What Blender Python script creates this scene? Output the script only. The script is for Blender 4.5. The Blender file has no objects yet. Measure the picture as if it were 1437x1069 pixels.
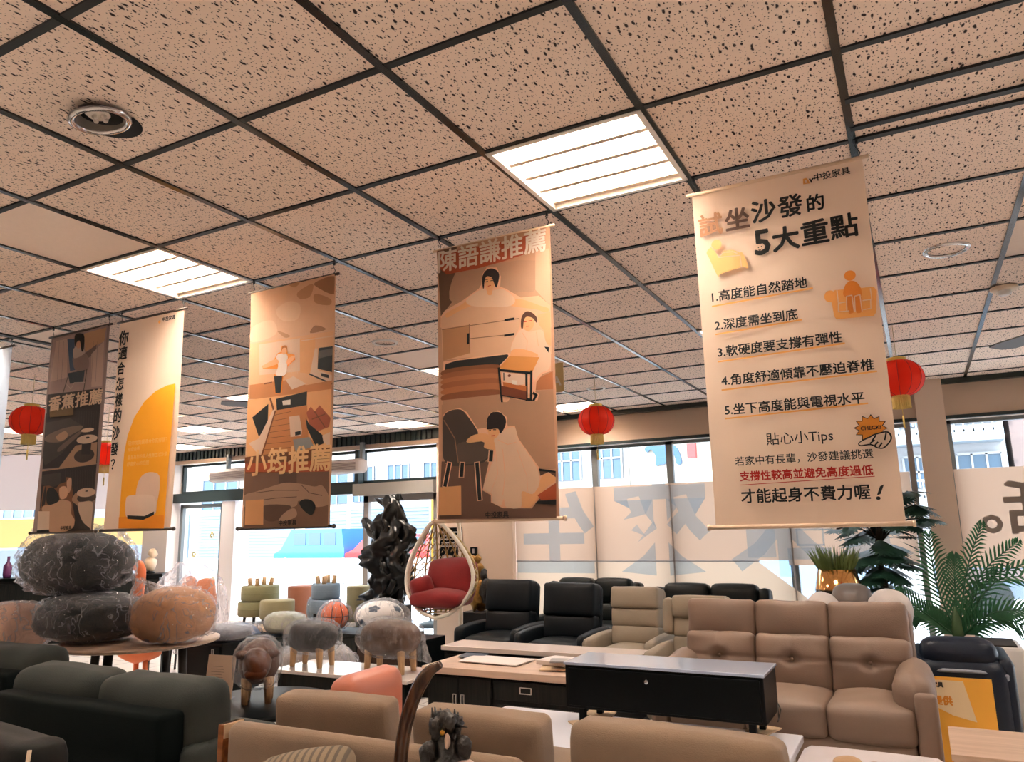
import bpy, bmesh, math, random
from mathutils import Vector, Matrix, noise
from math import sin, cos, pi, radians
rnd = random.Random(11)
SC = bpy.context.scene
C = SC.collection
# ---------------------------------------------------------------- camera, world, sun, exposure
cam = bpy.data.objects.new('camera', bpy.data.cameras.new('camera'))
C.objects.link(cam)
cam.data.sensor_width = 36.0
cam.data.lens = 36.0*1057.645/1437.0
_r, _u, _f = ((0.881978, 0.470778, -0.021973), (0.109462, -0.159277, 0.981147), (-0.458402, 0.867755, 0.192011))
cam.matrix_world = Matrix(((_r[0], _u[0], -_f[0], 0), (_r[1], _u[1], -_f[1], 0), (_r[2], _u[2], -_f[2], 1.55), (0, 0, 0, 1)))
cam.data.clip_end = 300
SC.camera = cam
SC.view_settings.view_transform = 'Standard'
SC.view_settings.look = 'None'
SC.view_settings.gamma = 1.0
SC.view_settings.exposure = 1.3
SC.cycles.max_bounces = 7
SC.cycles.transparent_max_bounces = 16
SC.cycles.caustics_reflective = False
SC.cycles.caustics_refractive = False
SC.cycles.sample_clamp_indirect = 6.0
w = bpy.data.worlds.new('sky'); SC.world = w; w.use_nodes = True
w.node_tree.nodes['Background'].inputs[0].default_value = (0.80, 0.90, 1.0, 1)
w.node_tree.nodes['Background'].inputs[1].default_value = 3.2
sun = bpy.data.objects.new('sun', bpy.data.lights.new('sun', 'SUN')); C.objects.link(sun)
sun.data.energy = 3.2; sun.data.angle = radians(3); sun.data.color = (1, .96, .9)
sun.rotation_euler = (radians(48), 0, radians(-14))       # high, from behind the shop, onto the facades opposite
LAMP = 60.0                                                # strength of the ceiling tubes
# ---------------------------------------------------------------- materials
def lin(c): return tuple(((v/255)/12.92 if v/255 <= .04045 else ((v/255+.055)/1.055)**2.4) for v in c)
_mats = {}
def M(name, col, rough=.6, metal=0., bump=None, var=None, spec=.5, coat=0., sheen=0., tr=0.):
    """plain procedural surface; bump=(scale,strength), var=(scale,amount)"""
    if name in _mats: return _mats[name]
    m = bpy.data.materials.new(name); m.use_nodes = True; _mats[name] = m
    nt = m.node_tree; b = nt.nodes['Principled BSDF']; c = lin(col)
    b.inputs['Base Color'].default_value = (*c, 1); b.inputs['Roughness'].default_value = rough
    b.inputs['Metallic'].default_value = metal; b.inputs['Specular IOR Level'].default_value = spec
    b.inputs['Coat Weight'].default_value = coat; b.inputs['Sheen Weight'].default_value = sheen
    if bump or var:
        tc = nt.nodes.new('ShaderNodeTexCoord')
    if bump:
        n = nt.nodes.new('ShaderNodeTexNoise'); n.inputs['Scale'].default_value = bump[0]; n.inputs['Detail'].default_value = 4
        bp = nt.nodes.new('ShaderNodeBump'); bp.inputs['Strength'].default_value = bump[1]; bp.inputs['Distance'].default_value = .01
        nt.links.new(tc.outputs['Object'], n.inputs['Vector']); nt.links.new(n.outputs['Fac'], bp.inputs['Height'])
        nt.links.new(bp.outputs['Normal'], b.inputs['Normal'])
    if var:
        n = nt.nodes.new('ShaderNodeTexNoise'); n.inputs['Scale'].default_value = var[0]; n.inputs['Detail'].default_value = 5
        r = nt.nodes.new('ShaderNodeMix'); r.data_type = 'RGBA'
        r.inputs['A'].default_value = (*[v*(1-var[1]) for v in c], 1); r.inputs['B'].default_value = (*[min(1, v*(1+var[1])) for v in c], 1)
        nt.links.new(tc.outputs['Object'], n.inputs['Vector']); nt.links.new(n.outputs['Fac'], r.inputs['Factor'])
        nt.links.new(r.outputs['Result'], b.inputs['Base Color']); var = r
    if tr:
        out = nt.nodes['Material Output']; t = nt.nodes.new('ShaderNodeBsdfTranslucent'); t.inputs[0].default_value = (*c, 1)
        if var: nt.links.new(var.outputs['Result'], t.inputs[0])
        mx = nt.nodes.new('ShaderNodeMixShader'); mx.inputs[0].default_value = tr
        nt.links.new(b.outputs[0], mx.inputs[1]); nt.links.new(t.outputs[0], mx.inputs[2]); nt.links.new(mx.outputs[0], out.inputs[0])
    return m
def emit(name, col, s):
    if name in _mats: return _mats[name]
    m = bpy.data.materials.new(name); m.use_nodes = True; _mats[name] = m
    b = m.node_tree.nodes['Principled BSDF']; b.inputs['Base Color'].default_value = (.8, .8, .8, 1)
    b.inputs['Emission Color'].default_value = (*col, 1); b.inputs['Emission Strength'].default_value = s
    return m
def clear(name, tint=(1, 1, 1), gloss=.06, haze=0., hcol=(1, 1, 1), rough=.02, bump=None):
    """see-through sheet: transparent + a little gloss (+ milky haze); light passes it"""
    if name in _mats: return _mats[name]
    m = bpy.data.materials.new(name); m.use_nodes = True; _mats[name] = m
    nt = m.node_tree; nt.nodes.remove(nt.nodes['Principled BSDF']); out = nt.nodes['Material Output']
    t = nt.nodes.new('ShaderNodeBsdfTransparent'); t.inputs[0].default_value = (*tint, 1)
    g = nt.nodes.new('ShaderNodeBsdfGlossy'); g.inputs['Roughness'].default_value = rough
    x = nt.nodes.new('ShaderNodeMixShader'); nt.links.new(t.outputs[0], x.inputs[1]); nt.links.new(g.outputs[0], x.inputs[2])
    fr = nt.nodes.new('ShaderNodeLayerWeight'); fr.inputs['Blend'].default_value = .25
    mr = nt.nodes.new('ShaderNodeMapRange'); mr.inputs['To Min'].default_value = gloss; mr.inputs['To Max'].default_value = min(1, gloss*4+.1)
    nt.links.new(fr.outputs['Facing'], mr.inputs['Value']); nt.links.new(mr.outputs[0], x.inputs[0])
    last = x
    if haze:
        d = nt.nodes.new('ShaderNodeBsdfDiffuse'); d.inputs[0].default_value = (*hcol, 1)
        tl = nt.nodes.new('ShaderNodeBsdfTranslucent'); tl.inputs[0].default_value = (*hcol, 1)
        a = nt.nodes.new('ShaderNodeMixShader'); a.inputs[0].default_value = .5
        nt.links.new(d.outputs[0], a.inputs[1]); nt.links.new(tl.outputs[0], a.inputs[2])
        y = nt.nodes.new('ShaderNodeMixShader'); nt.links.new(x.outputs[0], y.inputs[1]); nt.links.new(a.outputs[0], y.inputs[2])
        if bump:   # plastic film: milky where it creases
            tc = nt.nodes.new('ShaderNodeTexCoord'); n = nt.nodes.new('ShaderNodeTexNoise')
            n.inputs['Scale'].default_value = bump[0]; n.inputs['Detail'].default_value = 2; n.inputs['Distortion'].default_value = .8
            mp = nt.nodes.new('ShaderNodeMapping'); mp.inputs['Rotation'].default_value = (.4, .5, .3); mp.inputs['Scale'].default_value = (1.6, 1.0, .55)
            nt.links.new(tc.outputs['Object'], mp.inputs[0]); nt.links.new(mp.outputs[0], n.inputs['Vector'])
            bp = nt.nodes.new('ShaderNodeBump'); n2 = nt.nodes.new('ShaderNodeTexNoise'); n2.inputs['Scale'].default_value = bump[0]*2.6; n2.inputs['Detail'].default_value = 2; n2.inputs['Distortion'].default_value = 3; nt.links.new(mp.outputs[0], n2.inputs['Vector'])
            bp.inputs['Strength'].default_value = bump[1]; bp.inputs['Distance'].default_value = .05
            nt.links.new(n2.outputs['Fac'], bp.inputs['Height']); nt.links.new(bp.outputs[0], g.inputs['Normal'])
            h = nt.nodes.new('ShaderNodeValToRGB'); el = h.color_ramp.elements     # thin milky crease lines
            el[0].position = .40; el[0].color = (haze*.35,)*3+(1,); el[1].position = .62; el[1].color = (haze*.35,)*3+(1,)
            for ps, v in ((.455, .5), (.488, 5.0), (.52, .5), (.57, 2.2)): e = el.new(ps); e.color = (min(1, haze*v),)*3+(1,)
            nt.links.new(n.outputs['Fac'], h.inputs['Fac'])
            ad = nt.nodes.new('ShaderNodeMath'); ad.operation = 'MULTIPLY_ADD'; ad.inputs[1].default_value = haze*.7
            nt.links.new(fr.outputs['Facing'], ad.inputs[0]); nt.links.new(h.outputs[0], ad.inputs[2]); nt.links.new(ad.outputs[0], y.inputs[0])
        else:
            y.inputs[0].default_value = haze
        last = y
    nt.links.new(last.outputs[0], out.inputs[0])
    return m
def wood(name, c1, c2, rough=.4, scale=3., axis=0, spec=.5):
    if name in _mats: return _mats[name]
    m = M(name, c1, rough, spec=spec); nt = m.node_tree; b = nt.nodes['Principled BSDF']
    tc = nt.nodes.new('ShaderNodeTexCoord'); mp = nt.nodes.new('ShaderNodeMapping'); n = nt.nodes.new('ShaderNodeTexNoise')
    s = [scale*9]*3; s[axis] = scale*.5; mp.inputs['Scale'].default_value = s; n.inputs['Scale'].default_value = 1.4; n.inputs['Detail'].default_value = 5
    rp = nt.nodes.new('ShaderNodeValToRGB'); rp.color_ramp.elements[0].position = .36; rp.color_ramp.elements[1].position = .64
    rp.color_ramp.elements[0].color = (*lin(c1), 1); rp.color_ramp.elements[1].color = (*lin(c2), 1)
    nt.links.new(tc.outputs['Object'], mp.inputs[0]); nt.links.new(mp.outputs[0], n.inputs['Vector']); nt.links.new(n.outputs['Fac'], rp.inputs[0])
    nt.links.new(rp.outputs[0], b.inputs['Base Color'])
    return m
# ---------------------------------------------------------------- mesh builder
class MB:
    def __init__(s): s.v = []; s.f = []; s.m = []; s.sm = []; s.T = Matrix.Identity(4); s.mi = 0
    def at(s, x=0, y=0, z=0, rx=0, ry=0, rz=0, sc=1):
        s.T = Matrix.Translation((x, y, z)) @ Matrix.Rotation(rz, 4, 'Z') @ Matrix.Rotation(ry, 4, 'Y') @ Matrix.Rotation(rx, 4, 'X') @ Matrix.Scale(sc, 4); return s
    def mat(s, i): s.mi = i; return s
    def add(s, vs, fs, smooth=False):
        o = len(s.v); s.v += [s.T @ Vector(p) for p in vs]; s.f += [[i+o for i in f] for f in fs]
        s.m += [s.mi]*len(fs); s.sm += [smooth]*len(fs); return s
    def box(s, c, d, bev=0., seg=2):
        bm = bmesh.new(); bmesh.ops.create_cube(bm, size=1)
        for v in bm.verts: v.co = Vector((v.co.x*d[0]+c[0], v.co.y*d[1]+c[1], v.co.z*d[2]+c[2]))
        if bev: bmesh.ops.bevel(bm, geom=bm.edges[:], offset=min(bev, min(d)*.49), segments=seg, affect='EDGES', profile=.5)
        bm.verts.index_update(); s.add([v.co.copy() for v in bm.verts], [[v.index for v in f.verts] for f in bm.faces], bool(bev) and seg > 2); bm.free(); return s
    def cush(s, c, d, r=.05, puff=(0, 0, 0), n=9, fn=None, nz=0., ns=6., seed=0.):
        """padded block: size d, edge radius r, puff = bulge of the x, y, z faces, fn reshapes a point, nz = wrinkles"""
        h = Vector(d)/2; r = min(r, min(h)*.98)
        def t(i, k):
            a = -1+2*i/n; return a*h[k] if abs(a) >= 1 else (lambda e: (h[k]-r)*a/(1-e) if abs(a) <= 1-e else math.copysign(h[k]-r+r*math.sin((abs(a)-1+e)/e*pi/2)**1.0, a))(max(2.2/n, min(.45, r/h[k])))
        idx = {}; vs = []; fs = []
        def vid(i, j, k):
            if (i, j, k) in idx: return idx[i, j, k]
            q = Vector((t(i, 0), t(j, 1), t(k, 2))); inn = Vector([max(-(h[a]-r), min(h[a]-r, q[a])) for a in range(3)]); e = q-inn
            if e.length > 1e-9: q = inn+e.normalized()*r*(1 if sum(abs(x) > 1e-9 for x in e) > 1 else e.length/r)
            a = [q[k]/h[k] for k in range(3)]; b = [max(0, 1-x*x) for x in a]
            q = Vector((q.x+a[0]*puff[0]*b[1]*b[2], q.y+a[1]*puff[1]*b[0]*b[2], q.z+a[2]*puff[2]*b[0]*b[1]))
            if nz: q += noise.noise_vector(q*ns+Vector((seed, seed*1.7, 3.1)))*nz
            if fn: q = Vector(fn(q))
            idx[i, j, k] = len(vs); vs.append(q+Vector(c)); return idx[i, j, k]
        for a in range(n):
            for b in range(n):
                for k, rev in ((0, 1), (n, 0)):
                    for quad in ([(a, b, k), (a+1, b, k), (a+1, b+1, k), (a, b+1, k)], [(b, k, a), (b, k, a+1), (b+1, k, a+1), (b+1, k, a)], [(k, a, b), (k, a+1, b), (k, a+1, b+1), (k, a, b+1)]):
                        ids = [vid(*x) for x in quad]; fs.append(ids[::-1] if rev else ids)
        return s.add(vs, fs, True)
    def tube(s, pts, r, n=8, closed=False, flat=1.):
        P = [Vector(p) for p in pts]; N = len(P); rr = r if hasattr(r, '__len__') else [r]*N; vs = []; fs = []
        up = None
        for i in range(N):
            if closed: d = P[(i+1) % N]-P[i-1]
            else: d = P[min(i+1, N-1)]-P[max(i-1, 0)]
            d = d.normalized() if d.length > 1e-9 else Vector((0, 0, 1))
            if up is None: up = Vector((0, 0, 1)) if abs(d.z) < .9 else Vector((1, 0, 0))
            x = d.cross(up).normalized(); up = x.cross(d).normalized()
            for k in range(n): vs.append(P[i]+(x*cos(2*pi*k/n)+up*sin(2*pi*k/n)*flat)*rr[i])
        for i in range(N if closed else N-1):
            j = (i+1) % N
            for k in range(n): fs.append([i*n+k, i*n+(k+1) % n, j*n+(k+1) % n, j*n+k])
        if not closed: fs += [list(range(n))[::-1], [(N-1)*n+k for k in range(n)]]
        return s.add(vs, fs, True)
    def cyl(s, a, b, r, n=12, r2=None): return s.tube([a, b], [r, r if r2 is None else r2], n)
    def lathe(s, prof, n=24, lobes=0, amp=0., cap=True):
        vs = []; fs = []
        for (r, z) in prof:
            for k in range(n):
                q = r*(1+amp*cos(lobes*2*pi*k/n)) if lobes else r
                vs.append((q*cos(2*pi*k/n), q*sin(2*pi*k/n), z))
        for i in range(len(prof)-1):
            for k in range(n): fs.append([i*n+k, i*n+(k+1) % n, (i+1)*n+(k+1) % n, (i+1)*n+k])
        if cap: fs += [list(range(n))[::-1], [(len(prof)-1)*n+k for k in range(n)]]
        return s.add(vs, fs, True)
    def prism(s, poly, y0, y1, smooth=False):
        """outline in x,z, extruded along y"""
        n = len(poly); vs = [(x, y0, z) for x, z in poly]+[(x, y1, z) for x, z in poly]
        return s.add(vs, [list(range(n)), list(range(n, 2*n))[::-1]]+[[i, i+n, (i+1) % n+n, (i+1) % n] for i in range(n)], smooth)
    def ball(s, c, r, n=12, sz=(1, 1, 1), nz=0., ns=5., seed=0.):
        vs = []; fs = []; m = n//2
        for i in range(m+1):
            for k in range(n):
                a = pi*i/m; q = Vector((sin(a)*cos(2*pi*k/n)*sz[0], sin(a)*sin(2*pi*k/n)*sz[1], cos(a)*sz[2]))*r
                if nz: q += q.normalized()*noise.noise(q*ns+Vector((seed, 2*seed, 0)))*nz
                vs.append(q+Vector(c))
        for i in range(m):
            for k in range(n): fs.append([i*n+k, (i+1)*n+k, (i+1)*n+(k+1) % n, i*n+(k+1) % n])
        return s.add(vs, fs, True)
    def mesh(s, name, mats):
        me = bpy.data.meshes.new(name); me.from_pydata([tuple(v) for v in s.v], [], s.f)
        for m in (mats if isinstance(mats, (list, tuple)) else [mats]): me.materials.append(m)
        me.polygons.foreach_set('material_index', s.m); me.polygons.foreach_set('use_smooth', s.sm); me.update(); return me
    def obj(s, name, mats, parent=None, label=None, loc=None):
        o = bpy.data.objects.new(name, s.mesh(name, mats)); C.objects.link(o)
        if parent: o.parent = parent
        if label: o['label'] = label
        if loc: o.location = loc
        return o
def B(): return MB()
def thing(name, label, cat, loc=(0, 0, 0), rz=0., group=None, sc=1.):
    o = bpy.data.objects.new(name, None); C.objects.link(o); o.location = loc; o.rotation_euler = (0, 0, rz); o.scale = (sc,)*3
    o.empty_display_size = .1; o['label'] = label; o['category'] = cat
    if group: o['group'] = group
    return o
def tag(o, label, cat, group=None):
    o['label'] = label; o['category'] = cat
    if group: o['group'] = group
    return o
def struct(name, mb, mats, parent=None, kind='structure'):
    o = mb.obj(name, mats, parent)
    if not parent: o['kind'] = kind
    return o
def dup(root, loc, rz, label, group=None, mats=None):
    def cp(o, par):
        c = o.copy(); C.objects.link(c)
        if par: c.parent = par
        for ch in o.children: cp(ch, c)
        return c
    r = cp(root, None); r.location = loc; r.rotation_euler = (0, 0, rz); r['label'] = label
    if group: r['group'] = group
    return r
def spline(pts, n=6, closed=True):
    out = []; N = len(pts)
    for i in range(N if closed else N-1):
        g = (lambda k: pts[k % N]) if closed else (lambda k: pts[max(0, min(N-1, k))])
        p0, p1, p2, p3 = g(i-1), g(i), g(i+1), g(i+2)
        for j in range(n):
            t = j/n; out.append(tuple(.5*(2*b+(c-a)*t+(2*a-5*b+4*c-d)*t*t+(3*b-a-3*c+d)*t**3) for a, b, c, d in zip(p0, p1, p2, p3)))
    if not closed: out.append(tuple(pts[-1]))
    return out
def text_mesh(body, bold=0., res=2, mirror=False, size=1.):
    """flat lettering as (verts, faces, bbox) in x,z"""
    cu = bpy.data.curves.new('lettering', 'FONT'); cu.body = body; cu.size = 1; cu.offset = bold; cu.resolution_u = res
    o = bpy.data.objects.new('lettering', cu); C.objects.link(o); dg = bpy.context.evaluated_depsgraph_get()
    me = bpy.data.meshes.new_from_object(o.evaluated_get(dg)); C.objects.unlink(o); bpy.data.objects.remove(o)
    vs = [(-v.co.x if mirror else v.co.x, v.co.y) for v in me.vertices]; fs = [list(p.vertices) for p in me.polygons]; bpy.data.meshes.remove(me)
    xs = [a for a, b in vs]; zs = [b for a, b in vs]
    return vs, fs, (min(xs), min(zs), max(xs), max(zs))
def lay_text(mb, body, x0, z0, x1, y=0., bold=.0, mirror=False, h=None, off=0.):
    """put the words with their ink from x0 to x1, ink bottom at z0 (h sets the ink height apart from the width); bold thickens the strokes"""
    vs, fs, b = text_mesh(body, off, mirror=mirror); k = (x1-x0)/(b[2]-b[0]); kz = k if h is None else h/(b[3]-b[1])
    for q in range(1 if not bold else 8):
        dx, dz = (0, 0) if not bold else (bold*cos(q*pi/4), bold*sin(q*pi/4))
        mb.add([(x0+(a+dx-b[0])*k, y-q*2e-5, z0+(c+dz-b[1])*kz) for a, c in vs], fs)
    return mb
# ================================================================ the room
T = .605
def GX(i): return -1.8849+i*T
def GY(j): return 1.02965+j*T
H = 2.9214                       # ceiling
YG = 8.8                         # storefront glass
def wall_material():
    return M('painted wall', (232, 218, 210), .7, bump=(60, .05))
m_wall = wall_material()
def floor_mat():
    m = M('floor tile', (236, 228, 220), .25, bump=(3, .03)); nt = m.node_tree; b = nt.nodes['Principled BSDF']
    tc = nt.nodes.new('ShaderNodeTexCoord'); br = nt.nodes.new('ShaderNodeTexBrick'); br.offset = 0
    br.inputs['Scale'].default_value = 1; br.inputs['Brick Width'].default_value = .6; br.inputs['Row Height'].default_value = .6; br.inputs['Mortar Size'].default_value = .004
    br.inputs['Color1'].default_value = (*lin((240, 233, 226)), 1); br.inputs['Color2'].default_value = (*lin((234, 226, 218)), 1); br.inputs['Mortar'].default_value = (*lin((120, 112, 105)), 1)
    nt.links.new(tc.outputs['Object'], br.inputs['Vector']); nt.links.new(br.outputs[0], b.inputs['Base Color']); return m
def ceiling_mat():
    m = M('fissured mineral tile', (232, 206, 188), .9); nt = m.node_tree; b = nt.nodes['Principled BSDF']; L = nt.links.new; N = nt.nodes.new
    tc = N('ShaderNodeTexCoord'); nz = N('ShaderNodeTexNoise'); nz.inputs['Scale'].default_value = 26; nz.inputs['Detail'].default_value = 1
    L(tc.outputs['Object'], nz.inputs['Vector'])
    sb = N('ShaderNodeVectorMath'); sb.operation = 'MULTIPLY_ADD'; sb.inputs[1].default_value = (.016, .016, 0); L(nz.outputs['Color'], sb.inputs[0]); L(tc.outputs['Object'], sb.inputs[2])
    def cells(sx, sy, thr, soft, src):
        mp = N('ShaderNodeMapping'); mp.inputs['Scale'].default_value = (sx, sy, 1); L(src, mp.inputs[0])
        v = N('ShaderNodeTexVoronoi'); v.voronoi_dimensions = '2D'; v.inputs['Scale'].default_value = 1; L(mp.outputs[0], v.inputs['Vector'])
        # holes of uneven size: the threshold follows each cell's own random colour
        sp = N('ShaderNodeSeparateColor'); L(v.outputs['Color'], sp.inputs[0])
        th = N('ShaderNodeMapRange'); th.inputs['To Min'].default_value = thr*.25; th.inputs['To Max'].default_value = thr; L(sp.outputs[0], th.inputs['Value'])
        s = N('ShaderNodeMath'); s.operation = 'SUBTRACT'; L(v.outputs['Distance'], s.inputs[0]); L(th.outputs[0], s.inputs[1])
        r = N('ShaderNodeMapRange'); r.inputs['From Min'].default_value = -soft; r.inputs['From Max'].default_value = soft; L(s.outputs[0], r.inputs['Value']); return r.outputs[0]
    a = cells(44, 19, .19, .04, sb.outputs[0]); c = cells(75, 60, .17, .05, tc.outputs['Object'])
    mn = N('ShaderNodeMath'); mn.operation = 'MINIMUM'; L(a, mn.inputs[0]); L(c, mn.inputs[1])
    mot = N('ShaderNodeTexNoise'); mot.inputs['Scale'].default_value = 2.2; mot.inputs['Detail'].default_value = 6; L(tc.outputs['Object'], mot.inputs['Vector'])
    base = N('ShaderNodeMix'); base.data_type = 'RGBA'; base.inputs['A'].default_value = (*lin((240, 216, 198)), 1); base.inputs['B'].default_value = (*lin((252, 234, 220)), 1); L(mot.outputs['Fac'], base.inputs['Factor'])
    mx = N('ShaderNodeMix'); mx.data_type = 'RGBA'; mx.inputs['A'].default_value = (*lin((44, 30, 26)), 1); L(base.outputs['Result'], mx.inputs['B']); L(mn.outputs[0], mx.inputs['Factor'])
    L(mx.outputs['Result'], b.inputs['Base Color'])
    bp = N('ShaderNodeBump'); bp.inputs['Strength'].default_value = .4; bp.inputs['Distance'].default_value = .004; L(mn.outputs[0], bp.inputs['Height']); L(bp.outputs[0], b.inputs['Normal'])
    return m
m_ceil = ceiling_mat(); m_plain = M('smooth gypsum tile', (246, 228, 214), .8, var=(40, .04))
m_dark = M('dark ceiling tee', (14, 24, 26), .55); m_tee = M('glossy ceiling tee', (22, 32, 34), .22, spec=.6)
m_frame = M('grey window frame', (120, 126, 128), .35, metal=.3); m_green = M('dark green painted steel', (28, 44, 44), .4)
m_glass = clear('window glass', (.97, 1, 1), .03)
m_white = M('white enamel', (235, 232, 228), .35); m_grill = M('pale plastic grille', (200, 190, 186), .5)
lights_at = [(1, 2), (-3, 2), (-3, 7), (-7, 7), (-10, 7), (-14, 7), (-11, 9), (-14, 11), (-7, 11), (-3, 11), (1, 7), (-7, 2), (1, -3), (-3, -3), (5, 2), (-7, -3), (5, 7)]
plain_at = {(-3, 1), (-3, 6), (-4, 0), (-6, 3), (4, 5)}
holes = {(3, 5): 1}
b = B(); b2 = B()
for i in range(-27, 12):
    for j in range(-12, 13):
        x0, x1, y0, y1 = GX(i), GX(i+1), GY(j), min(GY(j+1), YG+.1)
        if (i, j) in lights_at or y0 > YG: continue
        (b2 if (i, j) in plain_at else b).add([(x0, y0, H), (x0, y1, H), (x1, y1, H), (x1, y0, H)], [(0, 1, 2, 3)])
b.mat(1)
ceil = struct('ceiling', b, [m_ceil, m_plain]); b2.obj('plain_tile', m_plain, ceil)
b = B(); b.box((-3.5, 1, H+.45), (24.5, 16.4, .06)); struct('ceiling_slab', b, m_wall)
b = B()
for i in range(-27, 12): b.box((GX(i), 1.0, H-.002), (.026, 15.6, .012))
struct('trim_1', b, m_tee)
b = B()
for j in range(-12, 13): b.box((-3.5, GY(j), H-.002), (24, .024, .0105))
for dj in (2.5, 2.84, 3.0): b.box(((GX(3)+GX(4))/2, GY(dj), H-.004), (T, .03, .012))
b.box((GX(3.9), GY(2.65), H-.01), (.05, .22, .03))
b.box((-5.36, 3.1, H-.004), (.05, .75, .015))
struct('trim_2', b, m_dark)
b = B(); b.box((-3.5, 1, -.05), (24.5, 16.2, .1)); struct('floor', b, floor_mat())
b = B(); b.box((-3.5, -6.6, 1.6), (24.5, .2, 3.4)); struct('wall_back', b, m_wall)
b = B(); b.box((4.9, 1, 1.6), (.2, 16, 3.4)); struct('wall_right', b, m_wall)
b = B(); b.box((-15.6, -1, 1.6), (.2, 11.2, 3.4)); struct('wall_left', b, m_wall)
# ---- header over the shopfront, pillars
m_fascia = M('beige render', (205, 182, 162), .8, bump=(20, .1), var=(3, .06))
b = B(); b.box((-1.0, 8.75, 2.74), (7.4, .3, .40)); b.mat(1).box((-1.0, 8.57, 2.895), (7.4, .1, .05)); b.box((-1.0, 8.6, 2.54), (7.4, .03, .035))
struct('wall_header', b, [m_fascia, m_green])
b = B()
b.box((-8.3, 8.72, 2.86), (5.5, .3, .14))
for k in range(60): b.box((-11.0+k*.088, 8.555, 2.845), (.05, .03, .13))
b.mat(1).box((-8.3, 8.62, 2.75), (5.5, .1, .06))
struct('wall_valance', b, [m_green, m_fascia])
b = B(); b.box((-11.35, 8.75, 1.5), (.62, .4, 3.0)); struct('wall_pillar', b, m_wall)
m_cream = M('cream painted pillar', (228, 205, 186), .7, bump=(40, .05))
b = B(); b.box((-5.18, 8.78, 1.5), (1.15, .3, 3.0)); struct('wall_pier', b, m_cream)
b = B(); b.box((.2, 8.68, 1.5), (.25, .36, 3.0)); struct('wall_column', b, m_cream)
# ---- entrance: beam, transoms, door leaves
b = B(); b.box((-9.15, 8.7, 2.165), (3.9, .16, .15)); b.mat(1).box((-6.5, 8.7, 2.145), (1.4, .16, .17)); struct('trim_3', b, [m_green, M('grey painted beam', (150, 146, 140), .5)])
def pane(name, x0, x1, z0, z1, y=YG, fr=.04, mf=None, glass=None):
    b = B(); f = mf or m_frame
    for (cx, cz, dx, dz) in (((x0+x1)/2, z0+fr/2, x1-x0, fr), ((x0+x1)/2, z1-fr/2, x1-x0, fr), (x0+fr/2, (z0+z1)/2, fr, z1-z0), (x1-fr/2, (z0+z1)/2, fr, z1-z0)):
        b.box((cx, y, cz), (dx, .06, dz))
    o = struct(name, b, f)
    g = B(); g.add([(x0+fr, y, z0+fr), (x1-fr, y, z0+fr), (x1-fr, y, z1-fr), (x0+fr, y, z1-fr)], [(0, 1, 2, 3)])
    g.obj('pane', glass or m_glass, o); return o
pane('window_1', -11.03, -9.2, 2.24, 2.73, mf=m_green); pane('window_2', -9.2, -7.15, 2.24, 2.73, mf=m_green); pane('window_3', -7.15, -5.78, 2.24, 2.73, mf=m_green)
b = B(); b.box((-7.15, 8.7, 2.5), (.07, .12, .55)); struct('trim_4', b, m_green)
o = pane('door_1', -11.0, -9.98, .02, 2.06, y=8.78, fr=.06)
b = B(); b.box((-9.75, 8.75, 1.04), (.3, .2, 2.08)); struct('trim_5', b, M('white aluminium jamb', (226, 220, 220), .4))
o2 = pane('door_2', -7.1, -5.8, .02, 2.06, y=8.78, fr=.09, mf=M('silver door frame', (168, 164, 162), .35, metal=.2))
b = B()
m_pole = M('steel post', (150, 152, 152), .3, metal=.6)
b.box((-.02, 8.74, 1.3), (.055, .08, 2.5)); struct('trim_6', b, m_pole)
# ---- big shop windows with beige film
pane('window_4', -4.62, -3.5, .05, 2.53); pane('window_5', -3.5, -2.55, .05, 2.53); pane('window_6', -2.55, -1.25, .05, 2.53); pane('window_7', -1.25, 0., .05, 2.53)
pane('window_8', .33, 2.4, .05, 2.53); pane('window_9', 2.4, 4.6, .05, 2.53)
# ---- chamfered corner at the left: blind, glass, low wall
m_blind = M('mauve roller blind', (205, 190, 186), .8, tr=.35)
ang = math.atan2(1.7, 2.0); ux, uy = cos(ang), sin(ang)
def cw(t, z, d=0): return (-11.6-t*ux+d*uy, 8.6-t*uy-d*ux, z)      # along the chamfer from its right end; d = towards the room
def quad(b, t0, t1, z0, z1, d=0.): b.add([cw(t0, z0, d), cw(t0, z1, d), cw(t1, z1, d), cw(t1, z0, d)], [(0, 1, 2, 3)]); return b
b = quad(B(), -.05, 5.6, .05, 2.6, -.02); o = struct('window_10', b, m_glass)
b = B()
for t in (0, 1.4, 2.8, 4.2, 5.5):
    a = cw(t, 1.5); b.at(a[0], a[1], 1.35, rz=ang).box((0, 0, 0), (.05, .05, 2.7))
b.at(); b.obj('window_frame', m_frame, o)
b = quad(B(), -.05, 5.6, 2.02, H, .08); struct('window_blind', b, m_blind)
b = B(); p = cw(2.7, .35); b.at(p[0], p[1], .35, rz=ang).box((0, 0, 0), (5.6, .14, .7)); struct('wall_low', b, m_wall)
m_yel = M('yellow window film', (238, 200, 130), .6, tr=.5); m_bfilm = M('grey blue window film', (176, 190, 205), .6, tr=.5)
b = quad(B(), .0, 5.6, .72, 1.38, .0); o = b.obj('window_film', m_bfilm); tag(o, 'grey blue film low on the corner window behind the display counter', 'window film')
b = quad(B(), .0, 5.6, 1.42, 1.88, .0); o = b.obj('window_film', m_yel); tag(o, 'yellow film strip across the corner window under the mauve blind', 'window film')
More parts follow.
